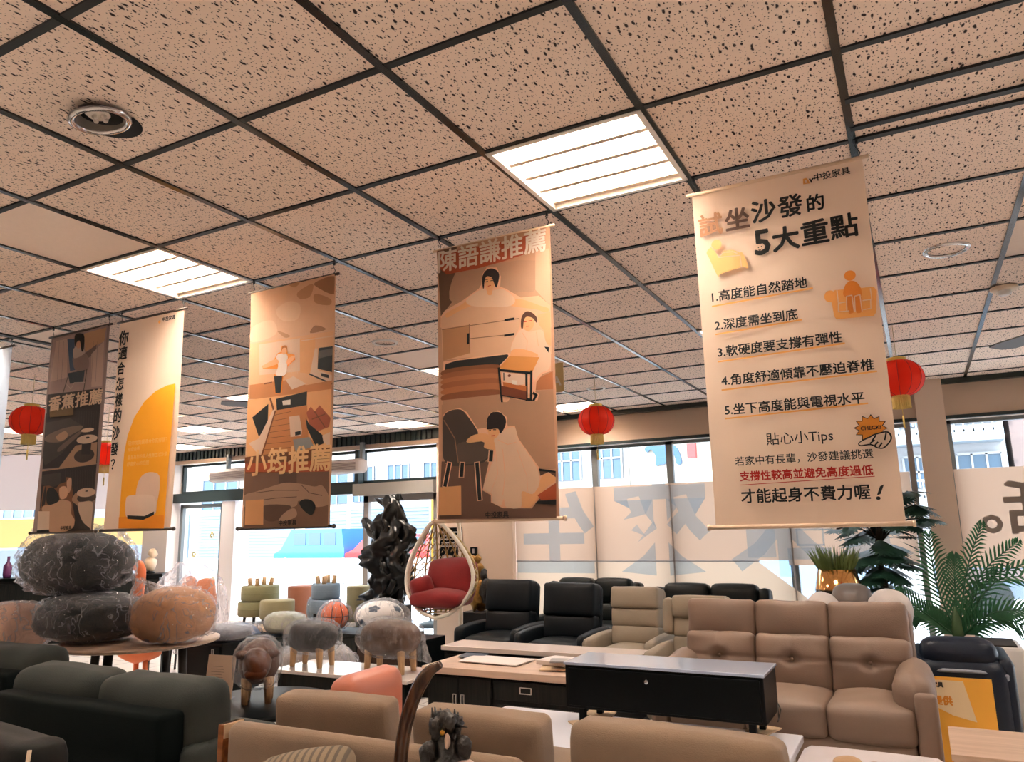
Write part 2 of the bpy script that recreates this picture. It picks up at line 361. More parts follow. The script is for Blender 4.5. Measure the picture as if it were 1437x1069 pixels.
# ================================================================ things on the ceiling
m_tube = emit('fluorescent tube', (1, .90, .80), LAMP); m_refl = M('white reflector', (186, 172, 158), .3); m_lfr = M('white light frame', (240, 234, 226), .35)
m_lourve = M('polished louver', (206, 186, 166), .3); m_chrome = M('chrome', (205, 205, 205), .15, metal=1.)
def make_light(label):
    t = thing('ceiling_light', label, 'ceiling light', group='ceiling light fittings')
    b = B(); s = .29; zt = .10
    for a, c in (((0, s, .005), (.6, .02, .03)), ((0, -s, .005), (.6, .02, .03)), ((s, 0, .005), (.02, .6, .03)), ((-s, 0, .005), (.02, .6, .03))): b.box(a, c)
    b.obj('frame', m_lfr, t)
    b = B(); b.add([(-s, -s, zt), (s, -s, zt), (s, s, zt), (-s, s, zt), (-s, -s, 0), (s, -s, 0), (s, s, 0), (-s, s, 0)], [(0, 1, 2, 3), (4, 5, 1, 0), (5, 6, 2, 1), (6, 7, 3, 2), (7, 4, 0, 3)])
    b.obj('reflector', m_refl, t)
    for y in (-.2, -.067, .067, .2):
        b = B(); b.cyl((-.265, y, .055), (.265, y, .055), .014, 8); b.obj('tube', m_tube, t)
    b = B()
    for y in (-.267, -.133, 0, .133, .267): b.add([(-s, y-.012, .01), (s, y-.012, .01), (s, y, .045), (-s, y, .045), (-s, y+.012, .01), (s, y+.012, .01)], [(0, 1, 2, 3), (3, 2, 5, 4), (0, 4, 5, 1)])
    for k in range(7): b.box((-.24+k*.08, 0, .02), (.0025, .58, .022))
    b.obj('louver', m_lourve, t); return t
lab = {(1, 2): 'large lit louvred ceiling light nearest the camera, beside the five-point banner', (-3, 2): 'lit louvred ceiling light above the room photo banner, second largest in view',
       (-3, 7): 'lit ceiling light half hidden behind the tall woman photo banner', (-7, 7): 'pale ceiling light half hidden behind the left edge of the room photo banner',
       (-10, 7): 'thin strip of ceiling light between the two leftmost banners', (-14, 7): 'ceiling light at the left edge behind the red lantern', (-11, 9): 'lit ceiling light right of the yellow arc banner, farther from the wall',
       (-14, 11): 'farthest lit ceiling light right of the yellow arc banner, next to the valance', (-7, 11): 'ceiling light next to the dark pleated valance above the carved root',
       (-3, 11): 'ceiling light behind the red lantern over the beige film window', (1, 7): 'sliver of ceiling light beside the left edge of the five-point banner'}
L0 = None
for i, j in lights_at:
    lb = lab.get((i, j), 'louvred ceiling light outside the view behind the camera'); loc = (GX(i+.5), GY(j+.5), H)
    if L0 is None: L0 = make_light(lb); L0.location = loc
    else: dup(L0, loc, 0, lb)
m_bulb = M('frosted lamp', (225, 215, 205), .4)
def downlight(x, y, label, tilt=0., dark=False, r=.085, silver=False):
    t = thing('downlight', label, 'downlight', (x, y, H-.004), group='round downlights'); t.rotation_euler = (tilt, -tilt*.6, 0)
    if tilt: t.location.z -= .02
    b = B(); b.lathe([(r-.012, .004), (r-.012, -.004), (r, -.010), (r+.010, -.004), (r+.012, .004)], 28, cap=False); b.obj('trim_ring', m_chrome if tilt or silver else m_white, t)
    b = B(); b.lathe([(r-.012, 0), (r-.02, .03), (r-.03, .06), (.0, .065)], 24, cap=False); b.obj('recess', m_dark if dark else M('grey lamp recess', (120, 115, 108), .4), t)
    b = B(); b.lathe([(.0, .012), (.03, .014), (.045, .03), (.045, .06)], 16, cap=False); b.obj('lamp', m_bulb if not dark else m_dark, t)
    if tilt:
        for k in range(4): b = B(); b.at(.02*cos(k*1.57), .02*sin(k*1.57), .008).ball((0, 0, 0), .009, 8); b.obj('lamp_cluster', m_bulb, t)
    return t
b = B(); b.lathe([(.098, 0), (.1, -.001), (0, -.0012)], 24, cap=False); hole = b.obj('ceiling_hole', M('hole in the tile', (8, 12, 12), .9), loc=(GX(-.63), GY(.66), H-.0005)); hole['kind'] = 'structure'
downlight(GX(-.59), GY(.58), 'round downlight hanging askew from its hole, nearest on the left', .16)
downlight(GX(3.56), GY(5.48), 'round silver downlight on the right, beside the five-point banner', r=.1, silver=True)
downlight(GX(-2.42), GY(5.48), 'dark round downlight between the two photo banners', dark=True)
downlight(GX(-1.43), GY(9.9), 'small pale downlight above the red lantern by the window')
downlight(GX(-11.8), GY(10.1), 'tiny far downlight beside the yellow arc banner', dark=True)
t = thing('smoke_detector', 'cream smoke detector on a white ceiling bar at the right', 'smoke detector', (GX(4.1), GY(7.0), H-.006))
b = B(); b.lathe([(.075, 0), (.075, -.015), (.06, -.022), (0, -.022)], 20, cap=False); b.obj('base', M('cream plastic', (225, 205, 180), .5), t)
b = B(); b.lathe([(.035, -.02), (.035, -.045), (.02, -.052), (0, -.052)], 16, cap=False); b.obj('sensor', m_white, t)
# ---- ceiling fans
m_blade = M('black fan blade', (10, 20, 24), .35); m_hub = M('grey fan motor', (120, 122, 124), .4, metal=.4)
def fan(x, y, z, a0, n, label):
    t = thing('ceiling_fan', label, 'ceiling fan', (x, y, z), group='black ceiling fans')
    b = B(); b.cyl((0, 0, .06), (0, 0, H-z-.03), .012); b.obj('downrod', m_hub, t)
    b = B(); b.lathe([(0, .05-.0), (.05, H-z-.06), (.055, H-z-.002), (0, H-z)], 16) if False else b.lathe([(.03, H-z-.07), (.055, H-z-.02), (.055, H-z-.006), (0, H-z-.006)], 16); b.obj('canopy', m_hub, t)
    b = B(); b.lathe([(0, -.07), (.06, -.065), (.11, -.03), (.115, .03), (.06, .065), (.02, .075)], 24); b.obj('motor', m_hub, t)
    for k in range(n):
        a = a0+k*2*pi/n; b = B(); b.at(rz=a, rx=.0)
        w = .06; pr = [(.1, -.03), (.2, -w), (.45, -w*1.12), (.62, -w*1.2), (.69, -w*.5), (.69, w*.9), (.6, w*1.2), (.2, w), (.1, .03)]
        n0 = len(pr); vs = [(px, py, .004+py*.14) for px, py in pr]+[(px, py, -.004+py*.14) for px, py in pr]
        b.add(vs, [list(range(n0)), list(range(n0, 2*n0))[::-1]]+[[i, i+n0, (i+1) % n0+n0, (i+1) % n0] for i in range(n0)]); b.obj('blade', m_blade, t)
fan(-4.486, 4.771, 2.6, radians(17), 5, 'black ceiling fan half hidden behind the room photo banner')
fan(.93, 4.98, 2.6, radians(124), 3, 'black ceiling fan whose blade tip enters at the right edge')
# ---- red lanterns
m_red = M('red lantern silk', (242, 56, 20), .55, tr=.5, bump=(90, .1)); m_rib = M('dark red lantern rib', (150, 14, 8), .6); m_gold = M('gold paper', (235, 205, 110), .5, bump=(60, .2)); m_fringe = M('yellow fringe', (238, 214, 130), .8, tr=.3)
m_string = M('pale cord', (210, 190, 150), .8)
def lantern(x, y, z, label, r=.15):
    t = thing('paper_lantern', label, 'lantern', (x, y, z), group='red lanterns on the ceiling'); k = r/.15
    b = B(); P = [(.05, .118), (.09, .105), (.128, .07), (.148, .02), (.148, -.02), (.128, -.07), (.09, -.105), (.05, -.118)]
    b.lathe([(a*k, c*k*1.0) for a, c in spline(P, 3, False)], 48, 12, .025, cap=False); b.obj('body', m_red, t)
    b = B()
    for q in range(12): b.tube([(a*k*1.028*cos(q*pi/6), a*k*1.028*sin(q*pi/6), c*k) for a, c in spline(P, 2, False)], .0018, 5)
    b.obj('rib', m_rib, t)
    b = B(); b.lathe([(.055*k, .112*k), (.055*k, .138*k), (.048*k, .138*k), (.048*k, .112*k)], 20, 10, .05, cap=False); b.obj('top_cap', m_gold, t)
    b = B(); b.lathe([(.052*k, -.112*k), (.054*k, -.13*k), (.047*k, -.13*k)], 20, cap=False); b.obj('bottom_cap', m_gold, t)
    b = B()
    for q in range(26): a = q*2*pi/26; b.tube([(.05*k*cos(a), .05*k*sin(a), -.125*k), (.051*k*cos(a+.05), .051*k*sin(a+.05), -.2*k)], .0055*k, 4)
    b.obj('fringe', m_fringe, t)
    b = B(); b.cyl((0, 0, -.13*k), (0, 0, -.29*k), .002, 5); b.cyl((0, 0, -.25*k), (0, 0, -.33*k), .007, 6); b.obj('tassel', m_fringe, t)
    b = B(); b.cyl((0, 0, .12*k), (0, 0, H-z), .0025, 5); b.obj('cord', m_string, t)
lantern(-6.52, 3.65, 2.53, 'red lantern at the far left, beside the darkest photo banner')
lantern(-7.5, 5.0, 2.415, 'red lantern seen between the two leftmost banners')
lantern(-2.33, 5.92, 2.43, 'red lantern hanging in front of the beige film window')
lantern(-.03, 5.9, 2.53, 'red lantern half hidden by the five-point banner', .16)
# ---- hanging letter sign, air curtains
t = thing('hanging_sign', 'small cream sign with a letter A behind the woman photo banner', 'sign', (-2.33, 5.0, 2.53))
b = B(); b.box((0, 0, .11), (.24, .006, .22), .002); b.obj('plate', M('cream acrylic', (222, 200, 150), .4, tr=.3), t)
b = B(); lay_text(b, 'A', .03, .05, .1, -.005, .02); b.obj('lettering', m_white, t)
b = B(); b.cyl((-.09, 0, .22), (-.09, 0, H-2.53), .0015, 5); b.cyl((.09, 0, .22), (.09, 0, H-2.53), .0015, 5); b.obj('cord', m_string, t)
def aircurtain(x, label):
    t = thing('air_curtain', label, 'air curtain', (x, 8.36, 2.46), group='air curtains over the entrance')
    b = B(); b.cush((0, 0, 0), (1.35, .22, .2), .07, n=8); b.obj('casing', m_grill, t)
    b = B()
    for k in range(6): b.box((0, -.112, -.05+k*.018), (1.2, .006, .006))
    b.obj('grille', M('grey slats', (120, 112, 110), .5), t)
    [B().box((x, .16, .2), (.05, .06, .3)).box((x, .12, .07), (.05, .1, .03)).obj('bracket', m_frame, t) for x in (-.5, .5)]
aircurtain(-9.15, 'pale air curtain over the door, left of the room photo banner'); aircurtain(-7.45, 'pale air curtain over the door, right of the room photo banner')
# ================================================================ film and lettering on the shop windows
m_film = M('beige window film', (190, 160, 138), .6, tr=.45); m_let = clear('lavender film lettering', (.68, .84, 1.0), .02, .14, (.8, .8, .95)); m_lowfilm = M('cream lower film', (206, 180, 156), .6, tr=.45)
t = thing('window_film', 'beige film with large pale mirrored characters on the shop window', 'window film', (0, 8.72, 0))
b = B(); b.add([(-4.6, 0, 1.15), (-1.3, 0, 1.15), (-1.3, 0, 2.03), (-4.6, 0, 2.03)], [(0, 1, 2, 3)]); b.add([(-1.3, 0, 1.1), (-.05, 0, 1.1), (-.05, 0, 2.03), (-1.3, 0, 2.03)], [(0, 1, 2, 3)]); b.obj('upper_film', m_film, t)
b = B(); b.add([(-4.6, 0, .1), (-.75, 0, .1), (-.75, 0, .45), (-1.62, 0, 1.14), (-4.6, 0, 1.14)], [(0, 1, 2, 3, 4)]); b.obj('lower_film', m_lowfilm, t)
b = B(); lay_text(b, '來', -3.30, .98, -2.08, -.004, 0, True, 1.2, .028); lay_text(b, '生', -4.58, 1.0, -3.52, -.004, 0, True, 1.0, .028); lay_text(b, '未', -1.9, .98, -.75, -.004, 0, True, 1.15, .028)
b.obj('lettering', m_let, t)
b = B()
def rect(b, x0, x1, z0, z1, y=-.004): b.add([(x0, y, z0), (x1, y, z0), (x1, y, z1), (x0, y, z1)], [(0, 1, 2, 3)])
for (x0, x1, z0, z1) in ((-1.72, -1.42, 1.18, 1.5), (-1.3, -.86, 1.16, 1.28), (-.72, -.3, 1.16, 1.42), (-1.2, -.92, 1.46, 1.48), (-1.2, -.92, 1.3, 1.32), (-1.2, -1.18, 1.3, 1.48), (-.94, -.92, 1.3, 1.48)): rect(b, x0, x1, z0, z1)
b.obj('furniture_icons', m_let, t)
b = B()
for x in (-3.5, -2.55, -1.25): rect(b, x-.008, x+.008, .1, 2.03, -.006)
rect(b, -4.6, -1.6, 1.135, 1.15, -.006); b.obj('film_seam', M('film seam', (150, 140, 135), .6, tr=.3), t)
t = thing('window_film', 'beige film with a mirrored full stop and grey character, right of the pillar', 'window film', (0, 8.72, 0))
b = B(); b.add([(.34, 0, 1.08), (4.5, 0, 1.08), (4.5, 0, 2.03), (.34, 0, 2.03)], [(0, 1, 2, 3)]); b.obj('upper_film', m_film, t)
b = B(); lay_text(b, '生活。', .52, 1.40, 1.75, -.004, .02, True); rect(b, .95, 4.4, 1.28, 1.30); rect(b, .95, 4.4, 1.22, 1.24); b.obj('lettering', M('grey film lettering', (172, 160, 150), .6, tr=.4), t)
b = B(); rect(b, .34, 4.5, .95, 1.07); b.obj('lower_film', M('mauve film band', (190, 178, 178), .6, tr=.4), t)
# door stickers
t = thing('door_stickers', 'cream flower stickers and yellow strip low on the left glass door', 'sticker', (0, 8.74, 0))
b = B()
for (x, z) in ((-10.2, .72), (-10.35, .6), (-10.1, .58), (-10.25, .5), (-10.6, 1.25), (-10.2, 1.55), (-10.12, .85)):
    for k in range(6): b.at(x+.035*cos(k), 0, z+.035*sin(k)).ball((0, 0, 0), .022, 6, (1, .05, 1))
b.at(); b.obj('flowers', M('cream sticker', (226, 214, 170), .6, tr=.4), t)
b = B(); rect(b, -10.94, -10.04, .26, .42); b.obj('yellow_strip', M('yellow sticker', (245, 190, 80), .6, tr=.5), t)
# ================================================================ the street outside
m_road = M('pale asphalt', (205, 205, 208), .9, var=(1, .05)); b = B(); b.box((-15, 40, -.12), (140, 62, .1)); struct('floor_street', b, m_road)
m_fw = M('white facade', (160, 160, 162), .8, var=(.6, .05)); m_fc = M('cream facade', (168, 162, 150), .8); m_fg = M('grey brown tiled facade', (112, 98, 96), .8, var=(2, .1)); m_win = M('blue window glass', (64, 88, 108), .3); m_bal = M('pale railing', (140, 152, 162), .6); m_shut = M('blue grey shutter', (110, 128, 146), .6)
def building(x0, x1, y, h, mw, rows, cols, label, z0=2.9, dz=3.0, wh=1.5, ww=.7, rail=False, shutters=0):
    t = thing('apartment_building', label, 'building', ((x0+x1)/2, y, -.07)); w = x1-x0
    b = B(); b.box((0, 3, h/2), (w, 6, h)); b.obj('wall', mw, t)
    for r in range(rows):
        for c in range(cols):
            cx = -w/2+w*(c+.5)/cols; cz = z0+r*dz+wh/2; fw = w/cols*ww
            b = B(); b.box((0, 0, 0), (fw, .1, wh)); o = b.obj('window', m_win, t, loc=(cx, -.02, cz))
            b = B()
            for k in range(4): b.box((-fw/2+fw*k/3, -.08, 0), (.06, .04, wh))
            b.box((0, -.08, 0), (fw, .04, .06)); b.box((0, -.08, wh/2), (fw, .04, .08)); b.obj('window_frame', m_fw, o)
        if rail:
            b = B(); b.box((0, -.5, z0+r*dz-.45), (w*.96, 1, .35))
            for k in range(int(w*4)): b.box((-w*.48+k*w*.96/int(w*4), -.98, z0+r*dz-.1), (.04, .04, .5))
            b.box((0, -.98, z0+r*dz+.17), (w*.96, .06, .06)); b.obj('balcony', m_bal, t)
    for k in range(shutters):
        b = B(); sw = w/shutters*.8; b.box((0, 0, 0), (sw, .1, 2.6))
        for q in range(18): b.box((0, -.06, -1.2+q*.14), (sw, .03, .05))
        b.obj('rolling_shutter', m_shut, t, loc=(-w/2+w*(k+.5)/shutters, -.03, 1.4))
    b = B(); b.box((0, 3, h+.15), (w-.1, 6.3, .3)); b.obj('roof', m_fw, t); return t
building(-62, -40, 26, 12, m_fw, 2, 5, 'white street building with shutters seen through the left glass door', shutters=5)
building(-40, -22, 27, 12, m_fc, 3, 5, 'cream street building seen through the open doorway', shutters=5)
building(-22, -14.6, 26, 13, m_fw, 3, 4, 'white street building with barred windows behind the carved root', shutters=3, ww=.6)
building(-14.4, -9.4, 27, 13, m_fw, 3, 3, 'white street building with wide barred windows behind the lantern', z0=3.4, ww=.7)
building(-6.0, -2.1, 27, 12, m_fw, 3, 3, 'white street building with barred windows right of the animal sign', z0=3.2, ww=.7)
bb = building(-9.2, -6.2, 26.5, 9, m_fc, 0, 0, 'cream street building carrying a blue animal sign')
b = B(); pts = spline([(-.55, 0), (-.5, .5), (-.75, .95), (-1.0, .8), (-1.15, 1.0), (-.8, 1.35), (-.2, 1.6), (0, 1.75), (.35, 1.3), (.8, .9), (1.0, .1), (.7, .02), (.6, .5), (.25, .65), (.05, .1), (-.25, .05)], 3)
b.prism([(x, z) for x, z in pts], -.08, 0); o = b.obj('animal_sign', M('blue sign paint', (52, 84, 118), .6), bb, loc=(-.15, -.05, 3.72)); o.scale = (.62, 1, .62)
b = B(); b.box((.9, -.3, 4.35), (.3, .2, .9)); b.obj('shop_sign', M('red sign', (190, 60, 60), .6), bb)
building(-1.9, 2.5, 27, 14, m_fw, 4, 3, 'white apartment block with balcony railings seen right of the pillar', z0=2.6, dz=1.9, wh=.95, ww=.8, rail=True)
building(2.7, 18, 27.5, 16, m_fg, 0, 0, 'grey brown tiled tower seen at the right edge')
b = B(); b.box((-20, 0, .4), (70, .25, .8), .05)
for k in range(28): b.box((-54+k*2.5, -.14, .42), (.06, .04, .8))
tag(b.obj('road_barrier', m_fw, loc=(0, 19.5, -.07)), 'long white concrete barrier along the street', 'barrier')
def car(name, x, y, L, Hh, mb, label, cat, van=False):
    t = thing(name, label, cat, (x, y, -.07)); h = L/2
    pr = [(-h, .3), (-h, .85), (-h*.8, 1.0), (-h*.5, Hh), (h*.92, Hh) if van else (h*.5, Hh), (h, 1.0), (h, .3)]
    b = B(); b.prism(pr, -.85, .85); b.obj('body', mb, t)
    b = B()
    for k in range(3): x0 = -h*.42+k*h*.42; b.box((x0+h*.18, -.86, (Hh+1.0)/2+.02), (h*.34, .02, (Hh-1.0)*.6))
    b.obj('side_windows', m_win, t)
    for wx in (-h*.62, h*.62):
        for wy in (-.8, .8): b = B(); b.at(wx, wy, .32, rx=pi/2).cyl((0, 0, -.1), (0, 0, .1), .31, 20); b.sm = [False]*len(b.sm); b.obj('wheel', m_dark, t)
    b = B(); b.box((-h-.01, .6, .7), (.04, .3, .15)); b.box((-h-.01, -.6, .7), (.04, .3, .15)); b.obj('headlight', m_white, t)
car('van', -20.6, 23, 3.5, 1.75, M('blue car paint', (40, 110, 180), .3, coat=.5), 'blue van passing beyond the barrier, seen through the open doorway', 'van', True)
car('car', -16.8, 23, 4.0, 1.5, M('red car paint', (200, 40, 40), .3, coat=.5), 'red car beyond the barrier, left of the carved root', 'car')
car('car', -2.6, 15, 4.2, 1.45, M('white car paint', (120, 140, 160), .3, coat=.5), 'white car parked outside below the window film, left of the palm', 'car')
car('car', 2.2, 16, 4.2, 1.5, M('silver car paint', (90, 104, 120), .3, coat=.5), 'silver car parked outside behind the palm fronds', 'car')
t = thing('street_banner', 'yellow upright flag banner outside the right door leaf', 'flag', (-7.6, 11.2, -.07))
b = B(); b.cyl((0, 0, 0), (0, 0, 2.4), .02); b.obj('pole', m_pole, t); b = B(); b.box((.3, 0, 1.5), (.55, .01, 1.7)); b.obj('flag', M('yellow flag', (236, 196, 90), .7, tr=.4), t); b = B(); b.lathe([(.2, 0), (.2, .06), (.05, .1), (0, .1)], 16); b.obj('base', m_dark, t)
ART = {
'R': (-0.668,-0.045,2.845,1.537,[
 ('T','ink','中投家具',457,56,579,0.02,None),
 ('P','orange',0,[(417,58),(418,36),(430,35),(437,46),(440,60)]),
 ('P','cream',0,[(423,54),(424,43),(430,43),(433,56)]),
 ('L','ink',4,0,[(441,42),(445,50),(454,43)]),
 ('L','ink',4,0,[(445,50),(446,57)]),
 ('T','brown','試',21,187,111,0.018,None),
 ('T','dkbrown','坐',124,181,212,0.026,None),
 ('T','ink','沙',224,173,311,0.026,None),
 ('T','ink','發',322,173,407,0.022,None),
 ('T','ink','的',424,169,481,0.024,None),
 ('T','ink','5',226,301,280,0.022,None),
 ('T','ink','大',292,301,383,0.03,None),
 ('T','ink','重',394,296,485,0.024,None),
 ('T','ink','點',494,294,584,0.022,None),
 ('E','cream',242,275,15,17),
 ('E','ink',238,271,2,3),
 ('E','ink',249,270,2,3),
 ('L','ink',2,0,[(237,278),(242,284),(249,279)]),
 ('E','ltorange',83,229,20,21),
 ('P','ltorange',1,[(43,253),(63,234),(78,251),(92,279),(107,260),(144,263),(166,277),(179,282),(195,336),(189,346),(172,337),(90,350),(86,357),(76,350),(52,280)]),
 ('L','cream',3,0,[(63,234),(78,254),(89,282),(168,289),(170,337)]),
 ('L','cream',3,0,[(92,277),(108,265),(143,270),(158,279)]),
 ('L','cream',3,0,[(76,249),(88,256)]),
 ('T','ink','1.高度能自然踏地',51,457,396,0.02,None),
 ('L','orange',5,0,[(50,473),(412,462)]),
 ('T','ink','2.深度需坐到底',54,571,353,0.02,None),
 ('L','orange',5,0,[(55,585),(364,574)]),
 ('T','ink','3.軟硬度要支撐有彈性',57,676,492,0.02,None),
 ('L','orange',5,0,[(56,692),(498,680)]),
 ('T','ink','4.角度舒適傾靠不壓迫脊椎',63,787,583,0.02,None),
 ('L','orange',5,0,[(62,802),(589,792)]),
 ('P','orange',0,[(469,495),(486,483),(612,492),(620,508),(609,585),(601,596),(481,590),(475,579)]),
 ('E','orange',468,503,19,22),
 ('E','dkorange',540,438,19,19),
 ('P','dkorange',1,[(512,505),(520,473),(537,458),(557,464),(570,489),(569,517),(547,521),(529,518)]),
 ('P','dkorange',1,[(522,515),(538,512),(543,531),(541,569),(532,576),(523,571)]),
 ('P','dkorange',1,[(549,517),(565,517),(570,535),(564,573),(554,579),(547,570)]),
 ('L','cream',3,0,[(493,486),(493,533),(490,564),(524,566)]),
 ('L','cream',3,0,[(493,533),(516,532)]),
 ('L','cream',3,0,[(517,568),(522,512),(539,511),(541,569)]),
 ('L','cream',3,0,[(544,572),(547,516),(565,513),(566,573)]),
 ('L','cream',3,0,[(572,536),(597,536),(595,568),(571,569)]),
 ('L','cream',3,0,[(600,497),(601,536)]),
 ('T','ink','5.坐下高度能與電視水平',67,899,542,0.02,None),
 ('L','orange',5,0,[(67,911),(550,900)]),
 ('T','ink','貼心小Tips',206,1028,430,0.005,None),
 ('T','ink','若家中有長輩，沙發建議挑選',90,1089,549,0.01,None),
 ('T','red','支撐性較高並避免高度過低',103,1144,543,0.03,None),
 ('L','red',2,0,[(102,1158),(546,1149)]),
 ('T','ink','才能起身不費力喔',102,1224,527,0.02,None),
 ('P','ink',0,[(559,1183),(572,1177),(558,1209),(547,1212)]),
 ('E','ink',550,1222,7,6),
 ('P','ink',0,[(604,990),(587,997),(595,1013),(576,1012),(574,1029),(558,1019),(546,1033),(538,1018),(520,1025),(521,1008),(502,1006),(513,992),(497,981),(515,974),(507,958),(526,959),(529,942),(545,952),(556,938),(565,953),(582,947),(581,964),(600,966),(589,980)]),
 ('P','deeporange',0,[(600,990),(585,997),(591,1011),(574,1010),(572,1025),(557,1017),(547,1029),(539,1015),(523,1022),(524,1006),(506,1004),(516,991),(502,982),(518,975),(511,960),(528,961),(530,946),(545,954),(556,942),(564,956),(580,950),(579,966),(596,967),(586,980)]),
 ('T','ink','CHECK!',520,991,582,0.02,None),
 ('P','ink',1,[(509,1032),(546,1013),(564,1005),(603,1001),(612,1027),(587,1056),(565,1056),(545,1044),(513,1045)]),
 ('P','cream',1,[(512,1033),(546,1018),(564,1010),(599,1005),(607,1027),(585,1052),(568,1053),(546,1039),(515,1041)]),
 ('L','ink',4,0,[(544,1037),(558,1028)]),
 ('L','ink',4,0,[(556,1047),(568,1035)]),
 ('L','ink',4,0,[(570,1052),(580,1039)]),
 ('L','ink',4,0,[(596,1007),(590,1028)]),
 ('L','ink',4,0,[(564,1012),(551,1029)]),
]),
'M': (-1.888,-1.298,2.851,1.587,[
 ('P','m_wall',0,[(0,0),(589,4),(585,462),(21,380)]),
 ('P','m_dk',0,[(3,0),(113,1),(99,253),(22,327)]),
 ('P','m_sofa',1,[(95,145),(177,121),(516,148),(514,281),(413,277),(94,276)]),
 ('P','m_pale',0,[(520,102),(588,106),(586,369),(514,281)]),
 ('P','m_red',0,[(11,86),(17,17),(226,24),(337,27),(485,24),(480,108),(356,122),(225,130),(56,128)]),
 ('T','white','陳語謙推薦',11,112,572,0.02,None),
 ('P','cutline',0,[(22,327),(44,302),(142,269),(229,227),(242,210),(248,163),(272,134),(324,144),(344,190),(340,237),(368,251),(442,305),(530,311),(584,364),(585,462),(21,380)]),
 ('P','m_cab',0,[(27,330),(82,308),(185,300),(401,335),(583,387),(585,462),(24,380)]),
 ('P','skin',1,[(49,317),(126,291),(185,267),(196,297),(126,315),(60,338)]),
 ('P','skin',1,[(392,306),(452,316),(534,356),(576,377),(561,394),(519,372),(391,334)]),
 ('P','dress',1,[(164,268),(239,233),(265,238),(280,264),(301,249),(358,254),(412,305),(391,334),(290,324),(185,300)]),
 ('P','skin',1,[(256,194),(272,168),(308,174),(318,209),(302,239),(296,267),(275,263),(270,239)]),
 ('P','hair',1,[(250,226),(248,178),(267,148),(303,145),(334,170),(334,203),(320,238),(308,212),(297,187),(271,177),(260,199),(256,229)]),
 ('L','hair',3,0,[(266,202),(277,201)]),
 ('L','hair',3,0,[(292,201),(304,201)]),
 ('L','lip',3,0,[(278,224),(292,223)]),
 ('L','hair',2,0,[(263,192),(278,192)]),
 ('L','hair',2,0,[(291,192),(306,193)]),
 ('P','m_cab',0,[(24,335),(585,394),(583,579),(376,548),(32,536)]),
 ('P','m_cabdk',0,[(30,389),(176,389),(178,522),(34,539)]),
 ('L','m_line',3,0,[(30,391),(430,399)]),
 ('L','m_line',3,0,[(183,455),(408,466)]),
 ('L','m_line',3,0,[(177,387),(179,522)]),
 ('P','ink',0,[(359,391),(409,391),(408,402),(358,401)]),
 ('P','ink',0,[(356,461),(406,461),(406,471),(356,471)]),
 ('P','ink',0,[(164,429),(177,429),(176,480),(163,480)]),
 ('P','cutline',0,[(37,544),(224,542),(374,547),(401,555),(390,572),(315,608),(315,581),(53,562),(42,603),(34,607)]),
 ('P','m_teal',0,[(48,557),(107,548),(371,552),(376,561),(320,604),(324,645),(42,603)]),
 ('P','m_fl1',1,[(39,584),(160,580),(325,593),(332,634),(212,614),(39,610)]),
 ('P','m_fl2',1,[(39,603),(160,598),(325,611),(331,652),(212,632),(39,628)]),
 ('P','m_fl3',1,[(39,626),(160,621),(324,633),(331,675),(211,655),(39,652)]),
 ('P','m_fl2',1,[(39,647),(159,642),(324,654),(330,695),(211,675),(39,673)]),
 ('P','m_fl3',1,[(39,673),(159,667),(323,678),(330,719),(211,700),(39,698)]),
 ('P','m_fl1',1,[(39,700),(159,694),(323,705),(329,746),(210,727),(39,726)]),
 ('P','m_rug',0,[(33,723),(332,726),(585,730),(586,832),(33,782)]),
 ('P','m_fl3',0,[(499,682),(586,653),(585,730),(500,726)]),
 ('P','cutline',0,[(391,550),(392,509),(433,443),(442,390),(475,370),(518,383),(526,438),(559,470),(582,544),(578,652),(538,660),(508,692),(502,735),(519,745),(511,770),(471,822),(331,796),(325,609)]),
 ('P','m_peach',0,[(523,397),(583,393),(582,544),(557,527),(549,468),(528,443)]),
 ('P','dress',1,[(396,550),(402,497),(443,449),(477,467),(540,467),(557,518),(579,570),(572,638),(529,655),(499,682),(493,638),(517,579)]),
 ('P','ink',0,[(550,542),(572,547),(570,571)]),
 ('P','skin',1,[(446,435),(452,396),(489,392),(505,422),(497,452),(472,462)]),
 ('P','hair2',1,[(441,439),(445,395),(470,373),(499,385),(520,411),(517,432),(498,407),(469,398),(456,414),(450,447)]),
 ('L','lip',3,0,[(456,419),(468,419)]),
 ('L','lip',3,0,[(479,418),(495,418)]),
 ('L','lip',3,0,[(468,441),(482,441)]),
 ('L','cutline',3,0,[(447,467),(471,506),(464,555)]),
 ('L','cutline',3,0,[(515,473),(523,536)]),
 ('P','skin',1,[(396,537),(445,539),(508,565),(517,579),(464,577),(390,572)]),
 ('P','m_top',0,[(327,609),(381,562),(526,585),(491,646),(452,644)]),
 ('L','ink',9,0,[(327,609),(341,789)]),
 ('L','ink',9,0,[(486,641),(478,819)]),
 ('L','ink',9,0,[(329,618),(486,650)]),
 ('L','ink',9,0,[(338,788),(466,818)]),
 ('L','ink',9,0,[(462,813),(507,748),(493,738)]),
 ('L','ink',9,0,[(462,652),(459,813)]),
 ('L','ink',9,0,[(335,728),(482,767)]),
 ('P','m_shelf',0,[(346,674),(460,704),(459,730),(348,692)]),
 ('P','m_drawer',0,[(338,689),(459,726),(458,763),(339,729)]),
 ('P','cream',0,[(344,629),(457,655),(453,695),(422,696),(348,670)]),
 ('P','m_rug',0,[(356,775),(381,749),(458,769),(457,808)]),
 ('L','ink',4,0,[(352,634),(352,666)]),
 ('E','m_drawer',379,649,8,6),
 ('P','white',0,[(393,670),(415,675),(417,695),(392,688)]),
 ('P','m_rug',0,[(28,744),(586,777),(587,1063),(520,1069),(27,1000)]),
 ('P','m_floor',0,[(27,1000),(292,1016),(586,1073),(582,1263),(13,1253)]),
